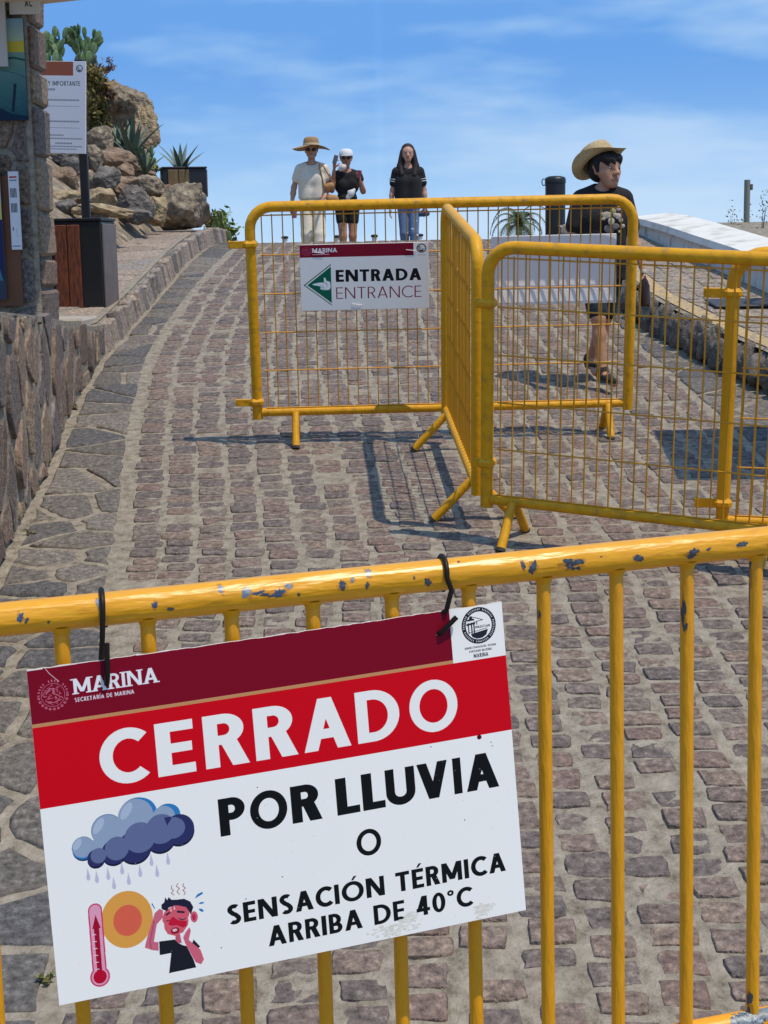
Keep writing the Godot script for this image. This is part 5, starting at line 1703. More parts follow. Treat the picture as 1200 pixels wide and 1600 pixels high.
func make_signs(sign_barrier: Node3D, nrm: Vector3) -> void:
	# board with the closing notice, hung from the nearest barrier on two wire hooks
	var base := Vector3(-0.415, 1.0123, -1.9128)
	var up0 := -rail_down
	var centre := base + rail_dir * 0.2786 - up0 * 0.2676 + nrm * 0.035
	var yaw := -0.0144
	var tilt := -0.0962
	var rot := 0.0305
	var d2 := rail_dir * cos(yaw) + nrm * sin(yaw)
	var n2 := d2.cross(up0).normalized()
	var u2 := up0 * cos(tilt) + n2 * sin(tilt)
	var ax := (d2 * cos(rot) + u2 * sin(rot)).normalized()
	var ay := (-d2 * sin(rot) + u2 * cos(rot)).normalized()
	var az := ax.cross(ay).normalized()
	var w := 0.6391
	var h := 0.431
	var xf := Transform3D(Basis(ax, ay, az), centre - ay * h * 0.5 + az * 0.010)
	var o := thing("closed_sign", "red and white sign reading CERRADO with a rain cloud and a hot sun", "sign", xf)
	var b := Build.new()
	# the board's outline is slightly knocked about
	var outline := []
	for k in 65:
		outline.append(Vector3(-w * 0.5 + w * k / 64.0, h - (rng.randf() * 0.0016 if k > 0 and k < 64 else 0.0), 0))
	outline.append(Vector3(w * 0.5, 0, 0)); outline.append(Vector3(-w * 0.5, 0, 0))
	for k in outline.size(): outline[k].z = 0.005 * cos(PI * outline[k].x / w) * (0.4 + 0.6 * outline[k].y / h) - 0.003     # the sheet bows a little
	for zz in [0.003, -0.003]:
		var ids := []
		for p in outline: ids.append(b.vert(p + Vector3(0, 0, zz), Vector3(0, 0, signf(zz)), Vector2((p.x + w * 0.5) / w, 1.0 - p.y / h)))
		for k in range(0, 64):
			var lo0 := b.vert(Vector3(outline[k].x, 0, zz + 0.002 * cos(PI * outline[k].x / w) - 0.003), Vector3(0, 0, signf(zz)), Vector2((outline[k].x + w * 0.5) / w, 1.0))
			var lo1 := b.vert(Vector3(outline[k + 1].x, 0, zz + 0.002 * cos(PI * outline[k + 1].x / w) - 0.003), Vector3(0, 0, signf(zz)), Vector2((outline[k + 1].x + w * 0.5) / w, 1.0))
			if zz > 0.0: b.quad(lo0, lo1, ids[k + 1], ids[k])
			else: b.quad(lo1, lo0, ids[k], ids[k + 1])
		b.smooth()
		if zz > 0.0:
			var m := StandardMaterial3D.new()
			m.albedo_texture = closed_sign_print()
			m.roughness = 0.45; m.metallic_specular = 0.25
			part(o, "print", b.mesh(), m)
			b = Build.new()
	for k in outline.size():
		var p: Vector3 = outline[k]
		var q: Vector3 = outline[(k + 1) % outline.size()]
		b.face([p + Vector3(0, 0, 0.003), p - Vector3(0, 0, 0.003), q - Vector3(0, 0, 0.003), q + Vector3(0, 0, 0.003)])
	part(o, "board", b.mesh(), M.board_edge)
	# hooks: over the rail, down, through the hole and up in front
	for q in [[157.0, Vector3(97.0, 31.0, 0), 0.1, "bent black wire hook holding the sign beside the round seal", 0.030, 0.0], [688.0, Vector3(544.6, 30.2, 0), 0.06, "bent black wire hook holding the sign beside the ship badge", 0.02, 0.02]]:
		var s := 0.0
		while to_pixel(rail_start + rail_dir * s).x < q[0]: s += 0.002
		var rc := rail_start + rail_dir * s
		var hole: Vector3 = xf * Vector3(-w * 0.5 + q[1].x * 0.001, h - q[1].y * 0.001, 0.0)
		var r := 0.0218 + 0.0036
		var path := []
		for k in 13:
			var a := deg_to_rad(250.0 - 250.0 * k / 12.0)     # from behind and below the rail, over the top, to the front
			path.append(rc + up0 * sin(a) * r + nrm * cos(a) * r + rail_dir * (0.006 * (1.0 - k / 12.0)))
		var back_of_board: Vector3 = hole - az * 0.012
		if q[5] == 0.0:
			path.append(rc + nrm * r + rail_down * 0.03 + rail_dir * -0.002)
			path.append(back_of_board + ay * 0.02 - ax * 0.004)
			path.append(back_of_board)
			path.append(hole + az * 0.004)
			path.append(hole + az * 0.010 + ay * 0.010 + ax * 0.001)
			path.append(hole + az * 0.010 + ay * 0.052 + ax * 0.004)
		else:
			path.append(rc + nrm * r + rail_down * 0.018 + rail_dir * 0.006)
			path.append(rc + nrm * r + rail_down * 0.045 + rail_dir * -0.002)
			path.append(back_of_board + ay * 0.02 - ax * 0.002)
			path.append(back_of_board)
			path.append(hole + az * 0.003)
			path.append(hole + az * 0.007 + ay * 0.002 + ax * 0.003)
			path.append(hole + az * 0.012 + ay * 0.020 + ax * 0.024)
		b = Build.new()
		tube(b, path, 0.0036, 12)
		var cm := centred(b.mesh())
		solo("wire_hook", q[3], "hook", cm[0], M.hook, Transform3D(Basis.IDENTITY, cm[1]), "wire hooks holding the closed sign")
	# entrance sign on the far barrier
	var bb := sign_barrier.transform
	var inv := bb.affine_inverse()
	var k0: Vector3 = inv * plane_hit(471, 485, bb)
	var k1: Vector3 = inv * plane_hit(669, 377, bb)
	o = thing("entrance_sign", "white sign reading ENTRADA ENTRANCE with a green arrow and pointing hand", "sign", bb * Transform3D(Basis.IDENTITY, Vector3((k0.x + k1.x) * 0.5, k0.y, 0.017)))
	print_panel(o, k1.x - k0.x, k1.y - k0.y, 0.006, entrance_sign_print(), M.board_edge, 0.5)
	for q in [[-0.19, 0.248], [-0.035, 0.024], [0.2, 0.25]]:
		b = Build.new()
		tube(b, [Vector3(q[0] - 0.022, q[1] + 0.002, 0.001), Vector3(q[0] - 0.02, q[1] + 0.002, 0.006), Vector3(q[0] + 0.02, q[1] - 0.003, 0.006), Vector3(q[0] + 0.022, q[1] - 0.003, 0.001)], 0.0014, 6)
		part(o, "cable_tie", b.mesh(), plain(rgb(232, 232, 234), 0.4))
	# blank back of a second board on the far side of the same barrier
	k0 = inv * plane_hit(769, 478, bb)
	k1 = inv * plane_hit(966, 366, bb)
	o = thing("blank_board", "plain white board hung on the barrier in front of the boy", "board", bb * Transform3D(Basis(Vector3.RIGHT, -0.12), Vector3((k0.x + k1.x) * 0.5, k0.y, -0.01)))
	b = Build.new()
	box(b, Vector3(k1.x - k0.x, k1.y - k0.y, 0.008), Transform3D(Basis.IDENTITY, Vector3(0, (k1.y - k0.y) * 0.5, 0)), 0.0015)
	part(o, "panel", b.mesh(), M.board_back)
	b = Build.new()
	box(b, Vector3(k1.x - k0.x - 0.004, 0.052, 0.003), Transform3D(Basis.IDENTITY, Vector3(0, 0.036, 0.0058)), 0.0008)
	part(o, "strip", b.mesh(), M.board_back)

func plane_hit(px: float, py: float, bb: Transform3D) -> Vector3:
	var v := pixel_ray(px, py)
	var n := bb.basis.z
	var t := (bb.origin - Vector3(0, EYE, 0)).dot(n) / v.dot(n)
	return Vector3(0, EYE, 0) + v * t

# ---------------------------------------------------------------- plants
func leaf_material(c: Color, glow := 0.25) -> StandardMaterial3D:
	var m := textured(M.leaf_tex, 3.0, 0.6, null, 0.0, c.lightened(0.1))
	m.backlight_enabled = glow > 0.0
	m.backlight = Color(glow, glow, glow * 0.6)
	return m

func blade_mesh(long: float, wide: float, droop: float, fold := 0.35) -> ArrayMesh:    # a stiff tapering leaf with a channel down its middle, from the origin upwards
	var b := Build.new()
	var n := 8
	for side in [1.0, -1.0]:
		var rows := []
		for k in n + 1:
			var t := float(k) / n
			var w := wide * (0.7 + 0.6 * sin(t * 2.2)) * (1.0 - pow(t, 2.2)) * 0.5
			var y := long * (t - 0.1 * droop * t * t)
			var z := long * droop * t * t * 0.5
			rows.append([b.vert(Vector3(-w, y, z + w * fold), Vector3.BACK), b.vert(Vector3(0, y, z - 0.2 * w - (0.15 * wide * (1.0 - t) if side < 0.0 else 0.0)), Vector3.BACK), b.vert(Vector3(w, y, z + w * fold), Vector3.BACK)])
		for k in n:
			for s in 2:
				if side > 0.0: b.quad(rows[k][s], rows[k][s + 1], rows[k + 1][s + 1], rows[k + 1][s])
				else: b.quad(rows[k][s + 1], rows[k][s], rows[k + 1][s], rows[k + 1][s + 1])
	b.smooth()
	return b.mesh()

func agave(called: String, label: String, where: Vector3, long: float, n: int, seed_value: int, col := Color8(104, 124, 108)) -> void:
	rng.seed = seed_value
	var o := thing(called, label, "agave", Transform3D(Basis.IDENTITY, where), "agaves on the bank")
	var mat := leaf_material(col, 0.1)
	var shapes := []
	for k in 3: shapes.append(blade_mesh(long * (0.85 + 0.15 * k), long * 0.14, 0.2 + 0.15 * k))
	for k in n:
		var ring := float(k) / n
		var turn := Basis(Vector3.UP, k * 2.4 + rng.randf() * 0.5) * Basis(Vector3.RIGHT, lerpf(0.12, 0.95, ring) + rng.randfn() * 0.08)
		part(o, "leaf", shapes[rng.randi() % 3], mat, Transform3D(turn, Vector3.ZERO))

func cactus(label: String, where: Vector3, size: float, spread: float, n: int, seed_value: int, col := Color8(78, 104, 58)) -> void:
	# prickly pear: flat pads growing from one another
	rng.seed = seed_value
	var o := thing("prickly_pear", label, "cactus", Transform3D(Basis.IDENTITY, where), "prickly pear cacti on the bank")
	var mats := [leaf_material(col, 0.0), leaf_material(col.lightened(0.12), 0.0), leaf_material(col.darkened(0.15), 0.0)]
	var pad := Build.new()
	ball(pad, Vector3(0, 0.5, 0), Vector3(0.31, 0.5, 0.075), Basis.IDENTITY, 8, 12)
	for k in pad.v.size():
		var t := pad.v[k].y
		pad.v[k] = Vector3(pad.v[k].x * (0.55 + 0.55 * t), t, pad.v[k].z)
	pad.smooth()
	var pm := pad.mesh()
	var tips := []
	for k in maxi(3, int(n * 0.16)):
		var bs := Basis(Vector3.UP, rng.randf() * TAU) * Basis(Vector3.BACK, rng.randf_range(-0.5, 0.5))
		tips.append([Vector3(rng.randf_range(-spread, spread) * 0.5, 0, rng.randf_range(-0.3, 0.3) * spread), bs, 0])
	var made := 0
	while made < n and tips.size():
		var t: Array = tips.pop_front()
		var s: float = size * rng.randf_range(0.75, 1.2) * (1.0 - 0.08 * t[2])
		part(o, "pad", pm, mats[rng.randi() % 3], Transform3D((t[1] as Basis).scaled(Vector3.ONE * s), t[0]))
		made += 1
		for k in rng.randi_range(1, 3):
			var nb: Basis = t[1] * Basis(Vector3.UP, rng.randf_range(-1.2, 1.2)) * Basis(Vector3.BACK, rng.randf_range(-0.75, 0.75))
			if (nb * Vector3.UP).y < 0.15: continue
			tips.append([t[0] + (t[1] as Basis) * Vector3(rng.randf_range(-0.2, 0.2), 0.92, 0) * s, nb, t[2] + 1])

func shrub(called: String, label: String, category: String, where: Vector3, radii: Vector3, leaves: int, leaf: float, col: Color, seed_value: int, group := "") -> void:
	# stems from the base carrying many small leaves in loose clumps
	rng.seed = seed_value
	var o := thing(called, label, category, Transform3D(Basis.IDENTITY, where), group)
	var stems := Build.new()
	var fol := Build.new()
	var clumps := []
	for k in maxi(6, leaves / 45):
		var dir := Vector3(rng.randfn(), rng.randfn() * 0.9, rng.randfn()).normalized() * pow(rng.randf(), 0.4)
		var tip := Vector3(dir.x * radii.x, radii.y * (1.0 + dir.y), dir.z * radii.z) * 0.9
		clumps.append(tip)
		tube(stems, [Vector3(rng.randfn() * 0.01, 0, rng.randfn() * 0.01), tip * 0.5 + Vector3(rng.randfn(), 0, rng.randfn()) * radii.x * 0.1, tip], [leaf * 0.12 + 0.003, leaf * 0.1 + 0.002, 0.0015], 5, false)
	for k in leaves:
		var c: Vector3 = clumps[rng.randi() % clumps.size()]
		var p := c + Vector3(rng.randfn(), rng.randfn(), rng.randfn()) * radii * 0.2
		var bs := Basis.from_euler(Vector3(rng.randf() * TAU, rng.randf() * TAU, rng.randf() * TAU))
		var s := leaf * rng.randf_range(0.6, 1.3)
		fol.tint = col.lerp(Color(col.r * 1.5, col.g * 1.35, col.b), rng.randf() * 0.7).srgb_to_linear() * rng.randf_range(0.7, 1.2)
		fol.face([p - bs.x * s * 0.25, p - bs.y * s * 0.6, p + bs.x * s * 0.25, p + bs.y * s * 0.6])
	part(o, "stems", stems.mesh(), plain(rgb(92, 78, 58), 0.9))
	var m := plain(Color.WHITE, 0.75)
	m.vertex_color_use_as_albedo = true
	m.backlight_enabled = true; m.backlight = Color(0.25, 0.25, 0.15)
	part(o, "foliage", fol.mesh(), m)

func make_plants() -> void:
	var p := at(106, 92, 16.2)
	cactus("bright green prickly pear cactus on the skyline above the white notice board", p + Vector3(-0.02, -0.08, 0), 0.145, 0.46, 90, 5, rgb(84, 118, 62))
	p = at(128, 98, 16.0)
	cactus("low prickly pear cactus at the edge of the rock beside the notice board header", p + Vector3(0, -0.1, 0), 0.11, 0.3, 12, 8, rgb(92, 112, 66))
	p = at(236, 268, 15.2)
	cactus("pale green prickly pear cactus behind the dark planter box", p + Vector3(0, -0.1, 0), 0.15, 0.3, 15, 12, rgb(108, 136, 72))
	for q in [[205, 238, 15.0, 0.42, 13, 21, "grey green agave on the bank below the rock outcrop"], [184, 232, 15.1, 0.34, 11, 24, "grey green agave on the bank beside the notice board"], [226, 262, 14.9, 0.3, 9, 27, "agave with thin leaves among the boulders left of the planter box"]]:
		p = at(q[0], q[1], q[2])
		agave("agave", q[6], p + Vector3(0, -0.06, 0), q[3], q[4], q[5], rgb(92, 110, 88))
	for q in [[150, 120, 16.0, 26, 26, 900, 0.05, rgb(104, 96, 58), "dry olive shrub at the top of the rock outcrop"], [154, 172, 15.6, 18, 30, 900, 0.05, rgb(86, 84, 44), "olive shrub hanging between notice board and rock outcrop"], [166, 100, 16.6, 14, 12, 260, 0.03, rgb(110, 84, 78), "wispy purplish dry shrub on the skyline of the outcrop"], [176, 218, 15.2, 18, 20, 500, 0.05, rgb(92, 98, 56), "low green shrub among the agaves"], [168, 150, 16.0, 14, 22, 500, 0.045, rgb(96, 74, 60), "brown dry shrub on the face of the rock outcrop"], [240, 258, 15.6, 12, 14, 300, 0.04, rgb(112, 122, 62), "pale green shrub beside the prickly pear by the planter"]]:
		p = at(q[0], q[1] + q[4], q[2])
		var s: float = q[2] / FOCAL
		shrub("shrub", q[8], "shrub", p, Vector3(q[3] * s, q[4] * s, q[3] * s), q[5], q[6], q[7], 200 + int(q[0]), "shrubs on the bank")
	# bush at the end of the pavement
	p = at(346, 372, 16.3)
	shrub("bush", "leafy green bush at the top of the kerb where the pavement ends", "bush", Vector3(p.x, ramp_height(16.3) - 0.1, p.z), Vector3(0.16, 0.26, 0.2), 1400, 0.05, rgb(96, 116, 52), 400)
	p = at(345, 372, 16.0)
	cactus("upright prickly pear cactus growing in the bush at the top of the kerb", Vector3(p.x, ramp_height(16.0), p.z), 0.13, 0.22, 14, 33, rgb(100, 124, 58))
	p = at(330, 340, 16.2)
	shrub("bush", "dry pale bush between the planter box and the green bush", "bush", Vector3(p.x, ramp_height(16.2) + 0.02, p.z), Vector3(0.08, 0.19, 0.12), 420, 0.035, rgb(150, 140, 110), 401)
	for q in [[74, 1535, "tiny green weed in a joint of the slate flags below the sign corner"], [46, 838, "small dry weed tuft at the foot of the low stone wall"], [118, 640, "dry weed tuft where the low stone wall meets the slate flags"]]:
		var w := on_ramp(q[0], q[1])
		shrub("weed", q[2], "weed", Vector3(w.x, road_y(w.x, -w.z), w.z), Vector3(0.02, 0.012, 0.02), 36, 0.013, rgb(98, 104, 58), 500 + int(q[0]), "weeds in the paving joints")
	make_palm()

func make_palm() -> void:
	rng.seed = 55
	var crown := at(808, 350, 60.0)
	var foot_y := ramp_height(60.0) - 9.0
	var o := thing("palm_tree", "green palm whose crown shows above the crest beside the black bin", "palm", Transform3D(Basis.IDENTITY, Vector3(crown.x, foot_y, crown.z)))
	var h := crown.y - foot_y
	var b := Build.new()
	var path := []
	var rr := []
	for k in 11:
		path.append(Vector3(sin(k * 0.25) * 0.12, h * k / 10.0, 0)); rr.append(lerpf(0.2, 0.12, k / 10.0))
	tube(b, path, rr, 12)
	part(o, "trunk", b.mesh(), plain(rgb(112, 96, 76), 0.95))
	var m := leaf_material(rgb(70, 92, 50), 0.2)
	for k in 17:
		var f := Build.new()
		var turn := k * 2.399
		var rise := lerpf(1.35, -0.1, k / 16.0)
		var long := rng.randf_range(1.2, 1.6)
		var spine := []
		for s in 13:
			var t := s / 12.0
			var ang := rise - t * t * 1.3
			var r := long * t
			spine.append(Vector3(r * cos(ang) * 0.9, r * sin(ang) + 0.0, 0))
		tube(f, spine, 0.014, 5, false)
		for s in range(2, 13):
			for e in [-1.0, 1.0]:
				for sub in 2:
					var q: Vector3 = spine[s - 1].lerp(spine[s], sub * 0.5)
					var dir: Vector3 = (spine[s] - spine[s - 1]).normalized()
					var out: Vector3 = (Vector3(0, -0.25, e) + dir * 0.75).normalized() * (0.42 * sin(PI * (0.15 + 0.8 * s / 12.0)))
					f.face([q - dir * 0.035, q + dir * 0.035, q + out])
		part(o, "frond", f.mesh(), m, Transform3D(Basis(Vector3.UP, turn), path[10]))

# ---------------------------------------------------------------- people
# A figure is a set of tapered limbs [a, b, radius a, radius b] joined softly on a grid and meshed as one surface.
func flesh(b: Build, limbs: Array, cell: float, soft: float, cuts: Array = []) -> void:
	var lo := Vector3.ONE * 1e9
	var hi := Vector3.ONE * -1e9
	for l in limbs:
		for e in [0, 1]:
			var r: float = l[2 + e] + cell * 2.0
			lo = lo.min(l[e] - Vector3.ONE * r); hi = hi.max(l[e] + Vector3.ONE * r)
	var nx := int((hi.x - lo.x) / cell) + 2
	var ny := int((hi.y - lo.y) / cell) + 2
	var nz := int((hi.z - lo.z) / cell) + 2
	var f := PackedFloat32Array()
	f.resize(nx * ny * nz)
	f.fill(10.0)
	for l in limbs:
		var a: Vector3 = l[0]
		var d: Vector3 = l[1] - a
		var dd := maxf(d.length_squared(), 1e-9)
		var ra: float = l[2]
		var rb: float = l[3]
		var m := maxf(ra, rb) + soft + cell * 2.0
		var s: Vector3 = (a.min(l[1]) - Vector3.ONE * m - lo) / cell
		var e: Vector3 = (a.max(l[1]) + Vector3.ONE * m - lo) / cell
		for z in range(maxi(0, int(s.z)), mini(nz, int(e.z) + 2)):
			for y in range(maxi(0, int(s.y)), mini(ny, int(e.y) + 2)):
				var row := (z * ny + y) * nx
				for x in range(maxi(0, int(s.x)), mini(nx, int(e.x) + 2)):
					var p := lo + Vector3(x, y, z) * cell - a
					var t := clampf(p.dot(d) / dd, 0.0, 1.0)
					var v := (p - d * t).length() - (ra + (rb - ra) * t)
					var o := f[row + x]
					var k := maxf(soft - absf(o - v), 0.0)
					f[row + x] = minf(o, v) - k * k * 0.25 / soft
	for c in cuts:                                     # [normal, point]: the side the normal points to is cut off; [centre, radius] cuts a ball away
		for z in nz:
			for y in ny:
				for x in nx:
					var at_ := (z * ny + y) * nx + x
					if f[at_] > cell * 4.0: continue
					var p := lo + Vector3(x, y, z) * cell
					var v: float
					if c[1] is Vector3: v = (p - c[1]).dot(c[0])
					else: v = c[1] - (p - c[0]).length()
					if v > f[at_]: f[at_] = v
	var id := PackedInt32Array()
	id.resize(nx * ny * nz)
	id.fill(-1)
	var first := b.v.size()
	for z in nz - 1:
		for y in ny - 1:
			for x in nx - 1:
				var o := (z * ny + y) * nx + x
				var inside := 0
				var g := [f[o], f[o + 1], f[o + nx], f[o + nx + 1], f[o + nx * ny], f[o + nx * ny + 1], f[o + nx * ny + nx], f[o + nx * ny + nx + 1]]
				for q in g:
					if q < 0.0: inside += 1
				if inside == 0 or inside == 8: continue
				var sum := Vector3.ZERO
				var n := 0
				for q in [[0, 1], [2, 3], [4, 5], [6, 7], [0, 2], [1, 3], [4, 6], [5, 7], [0, 4], [1, 5], [2, 6], [3, 7]]:
					var va: float = g[q[0]]
					var vb: float = g[q[1]]
					if (va < 0.0) != (vb < 0.0):
						var t := va / (va - vb)
						var pa := Vector3(q[0] & 1, (q[0] >> 1) & 1, q[0] >> 2)
						var pb := Vector3(q[1] & 1, (q[1] >> 1) & 1, q[1] >> 2)
						sum += pa.lerp(pb, t); n += 1
				id[o] = b.vert(lo + (Vector3(x, y, z) + sum / n) * cell, Vector3.UP)
	for z in range(1, nz - 1):
		for y in range(1, ny - 1):
			for x in range(1, nx - 1):
				var o := (z * ny + y) * nx + x
				var v0 := f[o] < 0.0
				var sx := 1
				var sy := nx
				var sz := nx * ny
				if v0 != (f[o + sx] < 0.0): net_quad(b, id, o, o - sy, o - sy - sz, o - sz, v0)
				if v0 != (f[o + sy] < 0.0): net_quad(b, id, o, o - sz, o - sz - sx, o - sx, v0)
				if v0 != (f[o + sz] < 0.0): net_quad(b, id, o, o - sx, o - sx - sy, o - sy, v0)
	var acc := PackedVector3Array()
	acc.resize(b.v.size() - first)
	for k in range(0, b.i.size(), 3):
		if b.i[k] < first: continue
		var p := b.v[b.i[k]]
		var fn := (b.v[b.i[k + 2]] - p).cross(b.v[b.i[k + 1]] - p)
		for e in 3: acc[b.i[k + e] - first] += fn
	for k in acc.size(): b.n[first + k] = acc[k].normalized()

func net_quad(b: Build, id: PackedInt32Array, a: int, c: int, d: int, e: int, out: bool) -> void:
	if id[a] < 0 or id[c] < 0 or id[d] < 0 or id[e] < 0: return
	if out: b.quad(id[a], id[c], id[d], id[e])
	else: b.quad(id[e], id[d], id[c], id[a])

func hand_limbs(wrist: Vector3, dir: Vector3, palm: Vector3, thumb_side: float, s: float, curl: float) -> Array:
	# palm of four bones, four fingers of three bones that curl towards the palm side, a thumb from the side of the palm
	dir = dir.normalized()
	palm = (palm - dir * palm.dot(dir)).normalized()
	var side := dir.cross(palm).normalized() * thumb_side
	var out := []
	for k in 4:
		var off := side * (0.024 - 0.016 * k) * s
		var root := wrist + dir * 0.082 * s + off
		out.append([wrist + off * 0.6 + dir * 0.008 * s, root, 0.013 * s, 0.0105 * s])
		var long: float = [0.068, 0.076, 0.07, 0.055][k] * s
		var p := root
		var a := curl * 0.5
		for j in 3:
			var q: Vector3 = p + (dir * cos(a) + palm * sin(a)) * long * [0.45, 0.32, 0.23][j]
			out.append([p, q, (0.0092 - 0.0008 * j) * s, (0.0086 - 0.001 * j) * s])
			p = q; a += curl
	var t0 := wrist + side * 0.024 * s + dir * 0.022 * s
	var t1 := t0 + (side * 0.75 + dir * 0.6 + palm * 0.35).normalized() * 0.042 * s
	out.append([t0, t1, 0.013 * s, 0.011 * s])
	out.append([t1, t1 + (dir * 0.9 + side * 0.2 + palm * (0.3 + curl * 0.5)).normalized() * 0.032 * s, 0.0105 * s, 0.0085 * s])
	return out

func head_limbs(c: Vector3, s: float, turn: Basis) -> Array:
	# c is the middle of the head; s 1 for a head 0.225 m high
	var t := func(x: float, y: float, z: float) -> Vector3: return c + turn * (Vector3(x, y, z) * s)
	return [
		[t.call(0, 0.035, -0.02), t.call(0, 0.03, 0.012), 0.082 * s, 0.076 * s],
		[t.call(0, 0.0, 0.01), t.call(0, -0.06, 0.036), 0.068 * s, 0.042 * s],
		[t.call(-0.03, -0.02, 0.03), t.call(-0.016, -0.082, 0.05), 0.045 * s, 0.026 * s],
		[t.call(0.03, -0.02, 0.03), t.call(0.016, -0.082, 0.05), 0.045 * s, 0.026 * s],
		[t.call(0, 0.012, 0.08), t.call(0, -0.022, 0.1), 0.009 * s, 0.0125 * s],
		[t.call(-0.012, -0.026, 0.088), t.call(0.012, -0.026, 0.088), 0.009 * s, 0.009 * s],
		[t.call(-0.016, -0.055, 0.078), t.call(0.016, -0.055, 0.078), 0.009 * s, 0.009 * s],
		[t.call(-0.034, 0.03, 0.068), t.call(0.034, 0.03, 0.068), 0.012 * s, 0.012 * s],
		[t.call(-0.079, 0.02, -0.008), t.call(-0.075, -0.022, 0.0), 0.014 * s, 0.01 * s],
		[t.call(0.079, 0.02, -0.008), t.call(0.075, -0.022, 0.0), 0.014 * s, 0.01 * s]]

func face_parts(o: Node3D, c: Vector3, s: float, turn: Basis, eyes := true) -> void:
	for e in [-1.0, 1.0]:
		if eyes:
			var b := Build.new()
			ball(b, c + turn * (Vector3(e * 0.032, 0.005, 0.071) * s), Vector3(0.014, 0.0075, 0.009) * s, turn, 6, 10)
			var eye := part(o, "eye", b.mesh(), plain(rgb(168, 158, 150), 0.4))
			b = Build.new()
			ball(b, c + turn * (Vector3(e * 0.032, 0.005, 0.0765) * s), Vector3(0.0072, 0.0072, 0.005) * s, turn, 6, 10)
			part(eye, "iris", b.mesh(), plain(rgb(30, 20, 16), 0.2))
		var bb := Build.new()
		tube(bb, [c + turn * (Vector3(e * 0.014, 0.027, 0.083) * s), c + turn * (Vector3(e * 0.032, 0.031, 0.08) * s), c + turn * (Vector3(e * 0.05, 0.024, 0.066) * s)], 0.0042 * s, 6)
		part(o, "eyebrow", bb.mesh(), plain(rgb(32, 22, 18), 0.9))
	var b2 := Build.new()
	ball(b2, c + turn * (Vector3(0, -0.051, 0.0815) * s), Vector3(0.021, 0.0045, 0.007) * s, turn, 6, 10)
	ball(b2, c + turn * (Vector3(0, -0.0595, 0.081) * s), Vector3(0.019, 0.0055, 0.007) * s, turn, 6, 10)
	part(o, "lips", b2.mesh(), plain(rgb(150, 84, 76), 0.5))

func cloth(c: Color, rough := 0.9) -> StandardMaterial3D:
	var m := textured(M.cloth_tex, 4.0, rough, M.relief, 0.25, c, false)
	m.rim_enabled = true; m.rim = 0.2
	return m

func skin(c: Color) -> StandardMaterial3D:
	var m := textured(M.cloth_tex, 3.0, 0.55, null, 0.0, c, false)
	m.subsurf_scatter_enabled = true; m.subsurf_scatter_strength = 0.1
	return m

